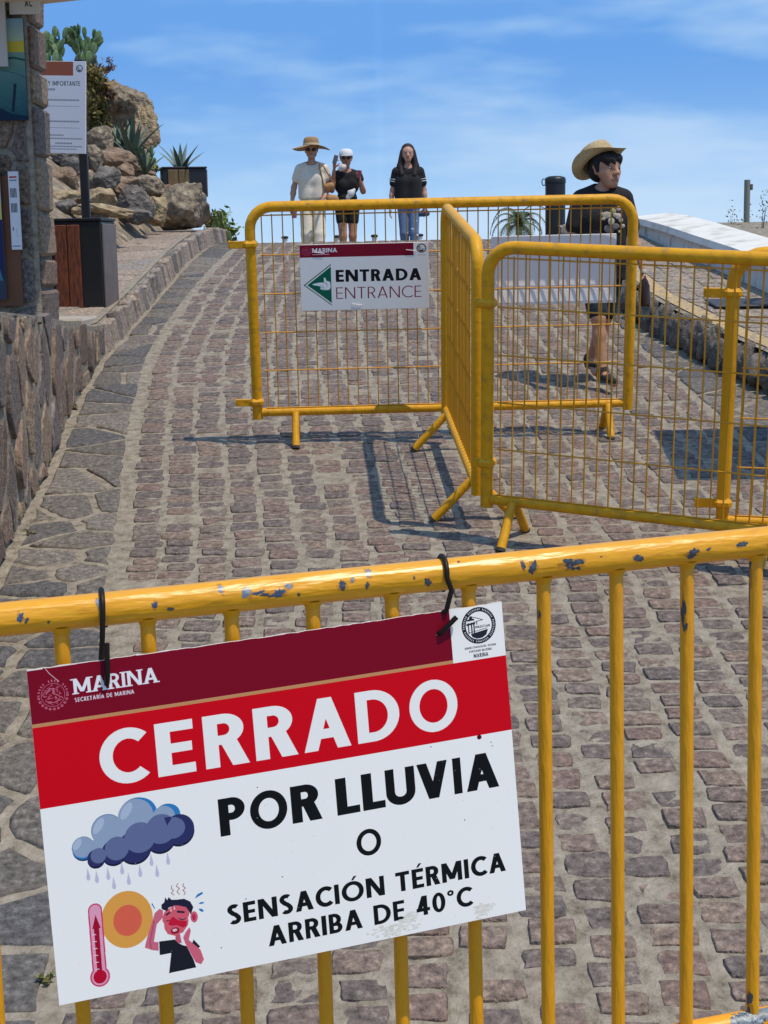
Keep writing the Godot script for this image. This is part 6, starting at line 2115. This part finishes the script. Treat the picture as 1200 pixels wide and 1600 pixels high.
func person(label: String, where: Vector3, turn: float, p: Dictionary) -> Node3D:
	# p: h height, a and b: arms (elbow, wrist) on the picture's left and right, legs, clothes; the figure faces +z
	var o := thing("person", label, "person", Transform3D(Basis(Vector3.UP, turn), where), p.get("group", ""))
	var h: float = p.h
	var k := h / 1.65
	var cell: float = p.get("cell", 0.014)
	var slim: float = p.get("slim", 1.0)
	var hip := 0.525 * h
	var sh := 0.815 * h
	var sw: float = p.get("shoulder", 0.1) * h
	var hw := 0.052 * h
	var hd: Basis = Basis(Vector3.UP, p.get("head_turn", 0.0)) * Basis(Vector3.RIGHT, p.get("head_nod", 0.0))
	var head := Vector3(p.get("head_x", 0.0), 0.925 * h + p.get("head_drop", 0.0), 0.012 * h)
	var hs: float = p.get("head_size", h / 7.4 / 0.225)
	var legs: Array = p.legs                           # for each side: hip offset, knee, ankle, toe
	var limbs := []
	var trunk := [
		[Vector3(-hw * 0.75, hip - 0.01, 0), Vector3(hw * 0.75, hip - 0.01, 0), 0.098 * k * slim, 0.098 * k * slim],
		[Vector3(-hw * 0.45, 0.60 * h, 0.004), Vector3(hw * 0.45, 0.60 * h, 0.004), 0.088 * k * slim, 0.088 * k * slim],
		[Vector3(-hw * 0.7, 0.70 * h, 0.008), Vector3(hw * 0.7, 0.70 * h, 0.008), 0.094 * k * slim, 0.094 * k * slim],
		[Vector3(-sw * 0.62, 0.775 * h, 0), Vector3(sw * 0.62, 0.775 * h, 0), 0.072 * k * slim, 0.072 * k * slim],
		[Vector3(-sw * 0.9, sh - 0.024 * h, 0), Vector3(-sw * 0.2, sh - 0.002 * h, -0.005), 0.038 * k, 0.048 * k],
		[Vector3(sw * 0.9, sh - 0.024 * h, 0), Vector3(sw * 0.2, sh - 0.002 * h, -0.005), 0.038 * k, 0.048 * k]]
	if p.get("bust", 0.0) > 0.0:
		for e in [-1.0, 1.0]: trunk.append([Vector3(e * 0.042 * h, 0.735 * h, 0.045 * k), Vector3(e * 0.045 * h, 0.728 * h, 0.055 * k), 0.05 * k * p.bust, 0.048 * k * p.bust])
	limbs += trunk
	limbs.append([Vector3(0, sh - 0.01, -0.005), head + Vector3(0, -0.07 * hs, -0.012), 0.05 * k, 0.044 * k])
	var leg_limbs := []
	for g in legs:
		leg_limbs.append([g[0], g[1], 0.078 * k * slim, 0.053 * k * slim])
		leg_limbs.append([g[1], g[1].lerp(g[2], 0.3) + Vector3(0, 0, -0.008), 0.05 * k * slim, 0.05 * k * slim])
		leg_limbs.append([g[1].lerp(g[2], 0.3) + Vector3(0, 0, -0.008), g[2], 0.05 * k * slim, 0.028 * k])
	limbs += leg_limbs
	for g in legs: limbs.append([g[2], g[3], 0.034 * k, 0.027 * k])
	var arms: Array = p.arms                           # for each side: elbow, wrist, hand direction, palm normal, thumb side, curl
	var shoulders := [Vector3(-sw, sh - 0.032 * h, 0), Vector3(sw, sh - 0.032 * h, 0)]
	for e in 2:
		limbs.append([shoulders[e], arms[e][0], 0.043 * k * slim, 0.034 * k * slim])
		limbs.append([arms[e][0], arms[e][0].lerp(arms[e][1], 0.3), 0.034 * k * slim, 0.034 * k * slim])
		limbs.append([arms[e][0].lerp(arms[e][1], 0.3), arms[e][1], 0.034 * k * slim, 0.022 * k])
	var b := Build.new()
	flesh(b, limbs, cell, 0.03 * k)
	flesh(b, head_limbs(head, hs, hd), p.get("fine", 0.007), 0.014 * hs)
	for e in 2: flesh(b, hand_limbs(arms[e][1], arms[e][2], arms[e][3], arms[e][4], k * 0.98, arms[e][5]), p.get("fine", 0.007) * 0.8, 0.006 * k)
	part(o, "body", b.mesh(), skin(p.skin))
	face_parts(o, head, hs, hd, p.get("eyes", true))
	# shirt
	var ease := 0.014
	var top := []
	for l in trunk: top.append([l[0], l[1], l[2] + ease, l[3] + ease])
	if p.get("loose", 0.0) > 0.0:
		top.append([Vector3(-hw * 0.8, 0.70 * h, 0.006), Vector3(-hw * 0.8, p.hem, 0.0), 0.098 * k * slim + p.loose, 0.1 * k * slim + p.loose])
		top.append([Vector3(hw * 0.8, 0.70 * h, 0.006), Vector3(hw * 0.8, p.hem, 0.0), 0.098 * k * slim + p.loose, 0.1 * k * slim + p.loose])
	for e in 2:
		var sl: float = p.sleeve[e]
		if sl > 0.0:
			var q: Vector3 = shoulders[e].lerp(arms[e][0], sl)
			top.append([shoulders[e], q, 0.042 * k + ease, 0.04 * k * slim + ease * 1.4])
	var cuts := [[Vector3(0, -1, 0), Vector3(0, p.hem, 0)], [Vector3(0, sh + 0.055 * h, 0.035 * h), 0.062 * h * p.get("neck", 1.0)]]
	for e in 2:
		if p.sleeve[e] > 0.0:
			var ax: Vector3 = (arms[e][0] - shoulders[e]).normalized()
			var end: Vector3 = shoulders[e].lerp(arms[e][0], p.sleeve[e])
			if absf(ax.x) < 0.75: cuts.append([ax, end, true, e])
	b = Build.new()
	var plain_cuts := []
	for c in cuts:
		if c.size() == 2: plain_cuts.append(c)
	flesh(b, top, cell * 0.9, 0.028 * k, plain_cuts)
	part(o, "shirt", b.mesh(), cloth(p.shirt))
	# trousers or shorts
	var low := []
	for l in [trunk[0], trunk[1]]: low.append([l[0], l[1], l[2] + ease * 0.6, l[3] + ease * 0.6])
	for g in legs:
		var knee: Vector3 = g[1]
		if p.trouser == "long":
			low.append([g[0], knee, 0.084 * k * slim, 0.066 * k * slim * p.get("wide", 1.0)])
			low.append([knee, g[2] + Vector3(0, 0.0, 0), 0.066 * k * slim * p.get("wide", 1.0), 0.056 * k * p.get("wide", 1.0)])
		else:
			var q: Vector3 = g[0].lerp(knee, p.short_to)
			low.append([g[0], q, 0.09 * k * slim, 0.082 * k * slim])
	b = Build.new()
	var low_cuts := [[Vector3(0, 1, 0), Vector3(0, 0.60 * h, 0)]]
	if p.trouser == "long": low_cuts.append([Vector3(0, -1, 0), Vector3(0, 0.025 * h, 0)])
	flesh(b, low, cell * 0.9, 0.016 * k, low_cuts)
	part(o, "trousers" if p.trouser == "long" else "shorts", b.mesh(), cloth(p.trouser_col))
	# shoes
	for g in legs:
		b = Build.new()
		flesh(b, [[g[2] + Vector3(0, -0.012, -0.016) * k, g[3] + Vector3(0, 0.002, 0.006), 0.04 * k, 0.034 * k], [g[2] + Vector3(0, 0.02, -0.004) * k, g[2] + Vector3(0, -0.01, -0.02) * k, 0.042 * k, 0.04 * k]], 0.009, 0.02, [[Vector3(0, -1, 0), Vector3(0, g[2].y - 0.046 * k, 0)]])
		var shoe := part(o, "shoe", b.mesh(), cloth(p.shoe))
		b = Build.new()
		flesh(b, [[g[2] + Vector3(0, -0.035, -0.016) * k, g[3] + Vector3(0, -0.022, 0.008) * k, 0.043 * k, 0.037 * k]], 0.009, 0.01, [[Vector3(0, 1, 0), Vector3(0, g[2].y - 0.036 * k, 0)], [Vector3(0, -1, 0), Vector3(0, g[2].y - 0.06 * k, 0)]])
		if b.v.size(): part(shoe, "sole", b.mesh(), plain(p.get("sole", rgb(40, 34, 30)), 0.8))
	# hair
	if p.has("hair"):
		b = Build.new()
		var hl := []
		for l in p.hair: hl.append([head + hd * (l[0] * hs), head + hd * (l[1] * hs), l[2] * hs, l[3] * hs])
		flesh(b, hl, p.get("fine", 0.007), 0.02 * hs)
		part(o, "hair", b.mesh(), plain(p.get("hair_col", rgb(26, 18, 16)), 0.75))
	o.set_meta("head", head)
	return o

func brim_hat(o: Node3D, head: Vector3, turn: Basis, s: float, brim: float, col: Color, band: Color, shape: Callable) -> void:
	var hat := Node3D.new()
	hat.name = "hat"
	o.add_child(hat)
	hat.transform = Transform3D(turn.scaled(Vector3.ONE * s), head)
	var m := textured(M.leaf_tex, 9.0, 0.85, M.relief, 0.4, col.lightened(0.1), false)
	m.backlight_enabled = true; m.backlight = Color(0.3, 0.26, 0.18)
	var b := Build.new()
	lathe(b, [Vector2(brim, 0.045), Vector2(brim * 0.75, 0.052), Vector2(0.108, 0.058), Vector2(0.104, 0.075), Vector2(0.1, 0.12), Vector2(0.09, 0.155), Vector2(0.06, 0.17), Vector2(0.0, 0.168)], 40, Transform3D.IDENTITY, shape)
	part(hat, "straw", b.mesh(), m)
	b = Build.new()
	lathe(b, [Vector2(0.1075, 0.066), Vector2(0.1055, 0.088)], 40, Transform3D.IDENTITY)
	part(hat, "band", b.mesh(), plain(band, 0.8))

func make_people() -> void:
	rng.seed = 3
	# --- woman with a straw hat
	var g := ramp_height(20.0)
	var h := 1.63
	var legs := [[Vector3(-0.085, 0.84, 0), Vector3(-0.075, 0.46, 0.05), Vector3(-0.07, 0.085, -0.03), Vector3(-0.085, 0.03, 0.11)], [Vector3(0.085, 0.84, 0), Vector3(0.08, 0.46, 0.1), Vector3(0.065, 0.08, 0.14), Vector3(0.08, 0.03, 0.29)]]
	var arms := [[Vector3(-0.235, 1.05, -0.02), Vector3(-0.265, 0.82, 0.06), Vector3(-0.1, -1, 0.2), Vector3(1, 0, 0.2), 1.0, 0.7], [Vector3(0.215, 1.06, -0.02), Vector3(0.15, 0.9, 0.17), Vector3(-0.2, -0.5, 0.9), Vector3(-1, -0.2, 0), -1.0, 0.5]]
	var o := person("person in a wide straw hat, sunglasses, cream tee and cream trousers, walking", Vector3(at(488, 300, 20.0).x, g, -20.0), 0.0, {"h": h, "skin": rgb(190, 142, 116), "legs": legs, "arms": arms, "shirt": rgb(230, 220, 202), "trouser": "long", "trouser_col": rgb(230, 220, 200), "hem": 0.90, "sleeve": [0.5, 0.5], "loose": 0.012, "wide": 1.25, "shoe": rgb(206, 196, 178), "sole": rgb(120, 104, 84), "bust": 0.9, "eyes": false, "group": "people walking over the crest", "hair": [[Vector3(0, 0.05, -0.03), Vector3(0, -0.03, -0.05), 0.085, 0.07]], "hair_col": rgb(60, 42, 32)})
	var head: Vector3 = o.get_meta("head")
	var hs := h / 7.4 / 0.225
	brim_hat(o, head, Basis(Vector3.RIGHT, -0.04), hs, 0.245, rgb(176, 138, 90), rgb(206, 180, 138), func(p: Vector3, a: float, k: int) -> Vector3: return p + Vector3(0, (-0.035 * absf(sin(a)) + 0.012 * sin(a * 3.0)) if k == 0 else (-0.012 * absf(sin(a)) if k == 1 else 0.0), 0))
	glasses(o, head, hs)
	# straw bag on her arm
	var bag := thing("straw_bag", "woven straw shoulder bag hanging at the side of the straw hat wearer", "bag", Transform3D(Basis(Vector3.BACK, 0.12), Vector3(at(518, 290, 19.9).x, g + 0.85, -19.9)))
	var b := Build.new()
	flesh(b, [[Vector3(-0.02, 0.05, 0), Vector3(0.045, 0.04, 0), 0.05, 0.05], [Vector3(-0.03, 0.2, 0), Vector3(0.02, 0.21, 0), 0.045, 0.045]], 0.012, 0.1)
	part(bag, "pouch", b.mesh(), cloth(rgb(178, 132, 84)))
	b = Build.new()
	tube(b, [Vector3(-0.07, 0.22, 0), Vector3(-0.09, 0.45, 0), Vector3(-0.09, 0.5, 0.03), Vector3(-0.04, 0.46, 0.03), Vector3(0.05, 0.24, 0)], 0.009, 6)
	part(bag, "strap", b.mesh(), cloth(rgb(160, 116, 72)))
	# drink in the other hand
	var cup := thing("drink_cup", "pale lilac drink cup held low by the straw hat wearer", "cup", Transform3D(Basis.IDENTITY, Vector3(at(459, 314, 19.85).x, g + 0.665, -19.86)))
	b = Build.new()
	lathe(b, [Vector2(0.0, 0.0), Vector2(0.03, 0.0), Vector2(0.04, 0.11)], 16)
	part(cup, "cup", b.mesh(), plain(rgb(150, 92, 120), 0.4))
	b = Build.new()
	lathe(b, [Vector2(0.042, 0.11), Vector2(0.042, 0.12), Vector2(0.034, 0.15), Vector2(0.0, 0.155)], 16)
	part(cup, "lid", b.mesh(), plain(rgb(214, 220, 230), 0.3))
	# --- woman with a white cap
	h = 1.53
	g = ramp_height(20.1)
	legs = [[Vector3(-0.075, 0.79, 0), Vector3(-0.06, 0.44, 0.09), Vector3(-0.05, 0.08, 0.1), Vector3(-0.06, 0.03, 0.25)], [Vector3(0.075, 0.79, 0), Vector3(0.065, 0.44, 0.04), Vector3(0.06, 0.09, -0.05), Vector3(0.07, 0.03, 0.09)]]
	arms = [[Vector3(-0.19, 1.02, 0.08), Vector3(-0.15, 1.29, 0.18), Vector3(0.1, 1.0, 0.1), Vector3(0.6, 0, -0.6), -1.0, 0.9], [Vector3(0.21, 1.0, 0.03), Vector3(0.175, 1.12, 0.17), Vector3(-0.05, 1.0, 0.15), Vector3(-1, 0.2, 0), -1.0, 0.9]]
	o = person("person in a white cap, sunglasses, black top and black shorts, raising one hand", Vector3(at(542, 300, 20.1).x, g, -20.1), 0.0, {"h": h, "skin": rgb(176, 122, 96), "legs": legs, "arms": arms, "shirt": rgb(24, 24, 27), "trouser": "short", "trouser_col": rgb(20, 20, 23), "short_to": 0.42, "hem": 0.80, "sleeve": [0.0, 0.2], "shoe": rgb(220, 218, 214), "bust": 1.0, "neck": 1.0, "eyes": false, "group": "people walking over the crest", "hair": [[Vector3(0, 0.04, -0.035), Vector3(0, -0.05, -0.05), 0.085, 0.06]]})
	head = o.get_meta("head")
	hs = h / 7.4 / 0.225
	var cap := Node3D.new()
	cap.name = "cap"
	o.add_child(cap)
	b = Build.new()
	lathe(b, [Vector2(0.098, 0.035), Vector2(0.099, 0.06), Vector2(0.09, 0.1), Vector2(0.06, 0.128), Vector2(0.0, 0.136)], 24, Transform3D(Basis.IDENTITY.scaled(Vector3.ONE * hs), head + Vector3(0, 0, -0.005)))
	part(cap, "crown", b.mesh(), cloth(rgb(226, 226, 228)))
	b = Build.new()
	for k in 2: ball(b, head + Vector3(0, 0.036, 0.1) * hs, Vector3(0.075, 0.008, 0.075) * hs, Basis(Vector3.RIGHT, 0.15), 6, 16)
	part(cap, "peak", b.mesh(), cloth(rgb(216, 216, 218)))
	glasses(o, head, hs)
	for q in [["phone", "dark phone held up beside the white cap wearer", "phone", 524, 249, Vector3(0.055, 0.11, 0.012), rgb(90, 88, 92), 19.86], ["white_pouch", "white folded pouch held against the black shorts", "pouch", 548, 303, Vector3(0.1, 0.17, 0.05), rgb(206, 204, 200), 19.84], ["red_phone", "small reddish phone held at shoulder level by the white cap wearer", "phone", 561, 272, Vector3(0.05, 0.1, 0.014), rgb(120, 52, 60), 19.84], ["white_glove", "pale bundle of tissue held at the chin of the white cap wearer", "tissue", 535, 262, Vector3(0.1, 0.075, 0.06), rgb(196, 186, 178), 19.86]]:
		b = Build.new()
		if q[2] == "phone": box(b, q[5], Transform3D.IDENTITY, 0.005)
		else: flesh(b, [[Vector3(-q[5].x * 0.2, -q[5].y * 0.32, 0), Vector3(q[5].x * 0.05, q[5].y * 0.1, 0), q[5].x * 0.3, q[5].x * 0.4], [Vector3(0.01, 0, 0), Vector3(q[5].x * 0.28, q[5].y * 0.36, 0), q[5].x * 0.36, q[5].x * 0.2], [Vector3(-q[5].x * 0.3, q[5].y * 0.1, 0), Vector3(0, 0, 0.01), q[5].x * 0.2, q[5].x * 0.3]], 0.008, 0.012)
		solo(q[0], q[1], q[2], b.mesh(), plain(q[6], 0.5), Transform3D(Basis.from_euler(Vector3(0, 0, -0.3)), at(q[3], q[4], q[7])))
	# --- girl with long dark hair
	h = 1.56
	g = ramp_height(20.0)
	legs = [[Vector3(-0.07, 0.81, 0), Vector3(-0.06, 0.45, 0.07), Vector3(-0.04, 0.085, -0.02), Vector3(-0.05, 0.03, 0.12)], [Vector3(0.07, 0.81, 0), Vector3(0.065, 0.45, 0.1), Vector3(0.06, 0.08, 0.12), Vector3(0.07, 0.03, 0.26)]]
	arms = [[Vector3(-0.2, 1.0, -0.02), Vector3(-0.235, 0.78, 0.04), Vector3(-0.05, -1, 0.1), Vector3(1, 0, 0.1), 1.0, 0.35], [Vector3(0.2, 1.0, -0.03), Vector3(0.22, 0.78, 0.02), Vector3(0.05, -1, 0.15), Vector3(-1, 0, 0.1), -1.0, 0.6]]
	o = person("person with long dark hair, black tee with white sleeve stripes and ripped jeans", Vector3(at(638, 300, 20.0).x, g, -20.0), 0.0, {"h": h, "skin": rgb(196, 146, 124), "legs": legs, "arms": arms, "shirt": rgb(26, 25, 28), "trouser": "long", "trouser_col": rgb(92, 116, 152), "hem": 0.80, "sleeve": [0.62, 0.62], "loose": 0.022, "slim": 0.95, "wide": 0.98, "shoe": rgb(210, 208, 206), "bust": 0.7, "group": "people walking over the crest", "hair_col": rgb(36, 22, 20), "hair": [[Vector3(0, 0.055, -0.03), Vector3(0, 0.02, -0.05), 0.09, 0.085], [Vector3(-0.075, 0.03, -0.01), Vector3(-0.105, -0.16, 0.0), 0.032, 0.045], [Vector3(0.075, 0.03, -0.01), Vector3(0.105, -0.16, 0.0), 0.032, 0.045], [Vector3(-0.105, -0.16, 0.0), Vector3(-0.085, -0.27, 0.07), 0.045, 0.03], [Vector3(0.105, -0.16, 0.0), Vector3(0.085, -0.28, 0.07), 0.045, 0.03], [Vector3(0, -0.02, -0.07), Vector3(0, -0.25, -0.1), 0.08, 0.06]]})
	for e in [-1.0, 1.0]:                               # sleeve stripes
		var s0 := Vector3(e * 0.1 * h, (0.815 - 0.018) * h, 0)
		var s1 := Vector3(e * 0.2, 1.0, -0.02)
		for q in [0.45, 0.56]:
			b = Build.new()
			tube(b, [s0.lerp(s1, q - 0.02), s0.lerp(s1, q + 0.02)], 0.0645, 16, false)
			part(o, "sleeve_stripe", b.mesh(), cloth(rgb(222, 222, 224)))
	for q in [[0.03, 0.5, 0.1], [0.075, 0.42, 0.11], [0.06, 0.6, 0.075], [-0.06, 0.45, 0.075]]:   # frayed patches on the jeans
		b = Build.new()
		ball(b, Vector3(q[0] + 0.02, q[1], q[2] + 0.03), Vector3(0.03, 0.02, 0.02), Basis(Vector3.BACK, 0.3), 6, 10)
		part(o, "frayed_patch", b.mesh(), cloth(rgb(176, 188, 204)))
	b = Build.new()
	flesh(b, [[Vector3(-0.06, 0, 0), Vector3(0.06, 0.01, 0), 0.03, 0.035], [Vector3(0, 0.02, 0), Vector3(0.03, 0.05, 0), 0.03, 0.03]], 0.01, 0.03)
	solo("blue_cap", "dark blue cap carried in the hand of the jeans wearer", "cap", b.mesh(), cloth(rgb(62, 74, 112)), Transform3D(Basis.IDENTITY, at(660, 335, 19.95)))
	make_boy()

func glasses(o: Node3D, head: Vector3, hs: float) -> void:
	var b := Build.new()
	for e in [-1.0, 1.0]: ball(b, head + Vector3(e * 0.034, 0.006, 0.083) * hs, Vector3(0.028, 0.022, 0.008) * hs, Basis.IDENTITY, 6, 12)
	tube(b, [head + Vector3(-0.085, 0.014, 0.01) * hs, head + Vector3(-0.062, 0.012, 0.076) * hs, head + Vector3(0.062, 0.012, 0.076) * hs, head + Vector3(0.085, 0.014, 0.01) * hs], 0.004 * hs, 6)
	part(o, "sunglasses", b.mesh(), plain(rgb(16, 13, 13), 0.15))

func make_boy() -> void:
	# child in a straw hat, striding down the ramp and looking to his left
	var h := 1.17
	var x := at(938, 560, 7.76).x
	var legs := [[Vector3(-0.055, 0.6, 0), Vector3(-0.03, 0.335, 0.09), Vector3(-0.01, 0.062, 0.12), Vector3(0.03, 0.022, 0.225)], [Vector3(0.06, 0.6, 0), Vector3(0.02, 0.33, -0.03), Vector3(-0.03, 0.11, -0.2), Vector3(-0.015, 0.05, -0.1)]]
	var arms := [[Vector3(-0.15, 0.74, 0.02), Vector3(-0.12, 0.595, 0.13), Vector3(0.5, -0.1, 0.8), Vector3(0.3, -1, 0), -1.0, 0.8], [Vector3(0.155, 0.735, 0.0), Vector3(0.195, 0.57, 0.06), Vector3(0.05, -1, 0.1), Vector3(-1, 0, 0.2), -1.0, 0.8]]
	var turn := Basis(Vector3.UP, 0.62)
	var base := Vector3(x + 0.005, road_y(x, 7.76) + 0.005, -7.76)
	var o := person("child in a straw cowboy hat, black tee and dark shorts walking behind the barriers", base, 0.0, {"h": h, "cell": 0.0095, "fine": 0.0042, "skin": rgb(192, 140, 110), "legs": legs, "arms": arms, "shirt": rgb(23, 22, 25), "trouser": "short", "trouser_col": rgb(26, 40, 50), "short_to": 0.86, "hem": 0.52, "sleeve": [0.72, 0.72], "loose": 0.008, "slim": 0.92, "shoulder": 0.094, "shoe": rgb(40, 34, 32), "sole": rgb(70, 62, 56), "head_turn": 0.62, "head_nod": 0.02, "head_x": 0.015, "head_drop": -0.022, "head_size": 0.19 / 0.225, "neck": 0.9, "hair_col": rgb(22, 16, 15), "hair": [[Vector3(0, 0.05, -0.025), Vector3(0, 0.0, -0.05), 0.087, 0.075], [Vector3(-0.055, 0.062, 0.055), Vector3(0.03, 0.062, 0.07), 0.026, 0.026], [Vector3(-0.03, 0.055, 0.075), Vector3(-0.015, 0.032, 0.088), 0.018, 0.008], [Vector3(-0.055, 0.055, 0.055), Vector3(-0.05, 0.025, 0.07), 0.02, 0.009], [Vector3(0.02, 0.06, 0.075), Vector3(0.035, 0.036, 0.08), 0.018, 0.008], [Vector3(-0.075, 0.03, 0.0), Vector3(-0.078, -0.01, 0.012), 0.022, 0.01], [Vector3(0.075, 0.03, 0.0), Vector3(0.078, -0.01, 0.012), 0.022, 0.01]]})
	var head: Vector3 = o.get_meta("head")
	brim_hat(o, head + turn * Vector3(0.0, -0.005, -0.012), turn * Basis(Vector3.RIGHT, -0.6) * Basis(Vector3.BACK, 0.0), 0.19 / 0.225, 0.178, rgb(214, 184, 132), rgb(150, 110, 70), func(p: Vector3, a: float, k: int) -> Vector3:
		var side := absf(sin(a))
		if k == 0: return p + Vector3(-signf(p.x) * 0.03 * side * side, 0.07 * side * side - 0.02 * cos(a), 0.0)
		if k == 1: return p + Vector3(0, 0.022 * side * side, 0.0)
		if k >= 6: return p + Vector3(0, -0.012 * (1.0 - side), 0)
		return p)
	# pale print on the shirt front
	var shirt: MeshInstance3D = o.get_node("shirt")
	var gen := RandomNumberGenerator.new()
	gen.seed = 2
	for q in [[948, 340, 0.018, 0], [958, 334, 0.016, 1], [966, 342, 0.016, 2], [955, 350, 0.02, 0], [967, 330, 0.012, 2], [943, 346, 0.008, 0], [952, 362, 0.022, 3], [962, 358, 0.016, 3], [974, 357, 0.01, 2], [968, 366, 0.007, 1], [961, 340, 0.012, 0], [940, 338, 0.008, 2], [970, 348, 0.012, 0]]:
		var b := Build.new()
		var pos := at(q[0], q[1] - 4, 7.76 - 0.084) - base
		pos.z = 0.0
		for v in shirt.mesh.surface_get_arrays(0)[Mesh.ARRAY_VERTEX]:
			if absf(v.x - pos.x) < 0.012 and absf(v.y - pos.y) < 0.012: pos.z = maxf(pos.z, v.z)
		ball(b, pos, Vector3(q[2], q[2] * gen.randf_range(0.8, 1.5), 0.0035), Basis(Vector3.BACK, gen.randf() * 3.0), 6, 10)
		part(o, "shirt_print", b.mesh(), cloth([rgb(196, 184, 158), rgb(176, 164, 108), rgb(208, 184, 180), rgb(120, 112, 108)][q[3]]))
	# dark brown bottle in the lowered hand
	var hand: Vector3 = base + Vector3(0.2, 0.505, 0.062)
	var bot := thing("bottle", "dark brown bottle held in the lowered hand of the child", "bottle", Transform3D(Basis(Vector3.BACK, 0.04), hand + Vector3(0.0, -0.115, 0.03)))
	var bb := Build.new()
	lathe(bb, [Vector2(0.0, 0.0), Vector2(0.026, 0.0), Vector2(0.028, 0.01), Vector2(0.028, 0.1), Vector2(0.02, 0.125), Vector2(0.011, 0.14), Vector2(0.011, 0.165)], 18)
	part(bot, "glass", bb.mesh(), plain(rgb(52, 26, 18), 0.15))
	bb = Build.new()
	lathe(bb, [Vector2(0.0125, 0.165), Vector2(0.0125, 0.182), Vector2(0.0, 0.183)], 14)
	part(bot, "cap", bb.mesh(), plain(rgb(190, 180, 160), 0.4))

# ---------------------------------------------------------------- scene
func _ready() -> void:
	rng.seed = 20
	swell.seed = 3; swell.frequency = 0.02; swell.fractal_octaves = 2
	crumb.seed = 8; crumb.frequency = 0.02; crumb.fractal_octaves = 4
	make_light()
	make_materials()
	rng.seed = 40
	make_ground()
	make_left()
	make_right()
	make_barriers()
	make_plants()
	make_people()
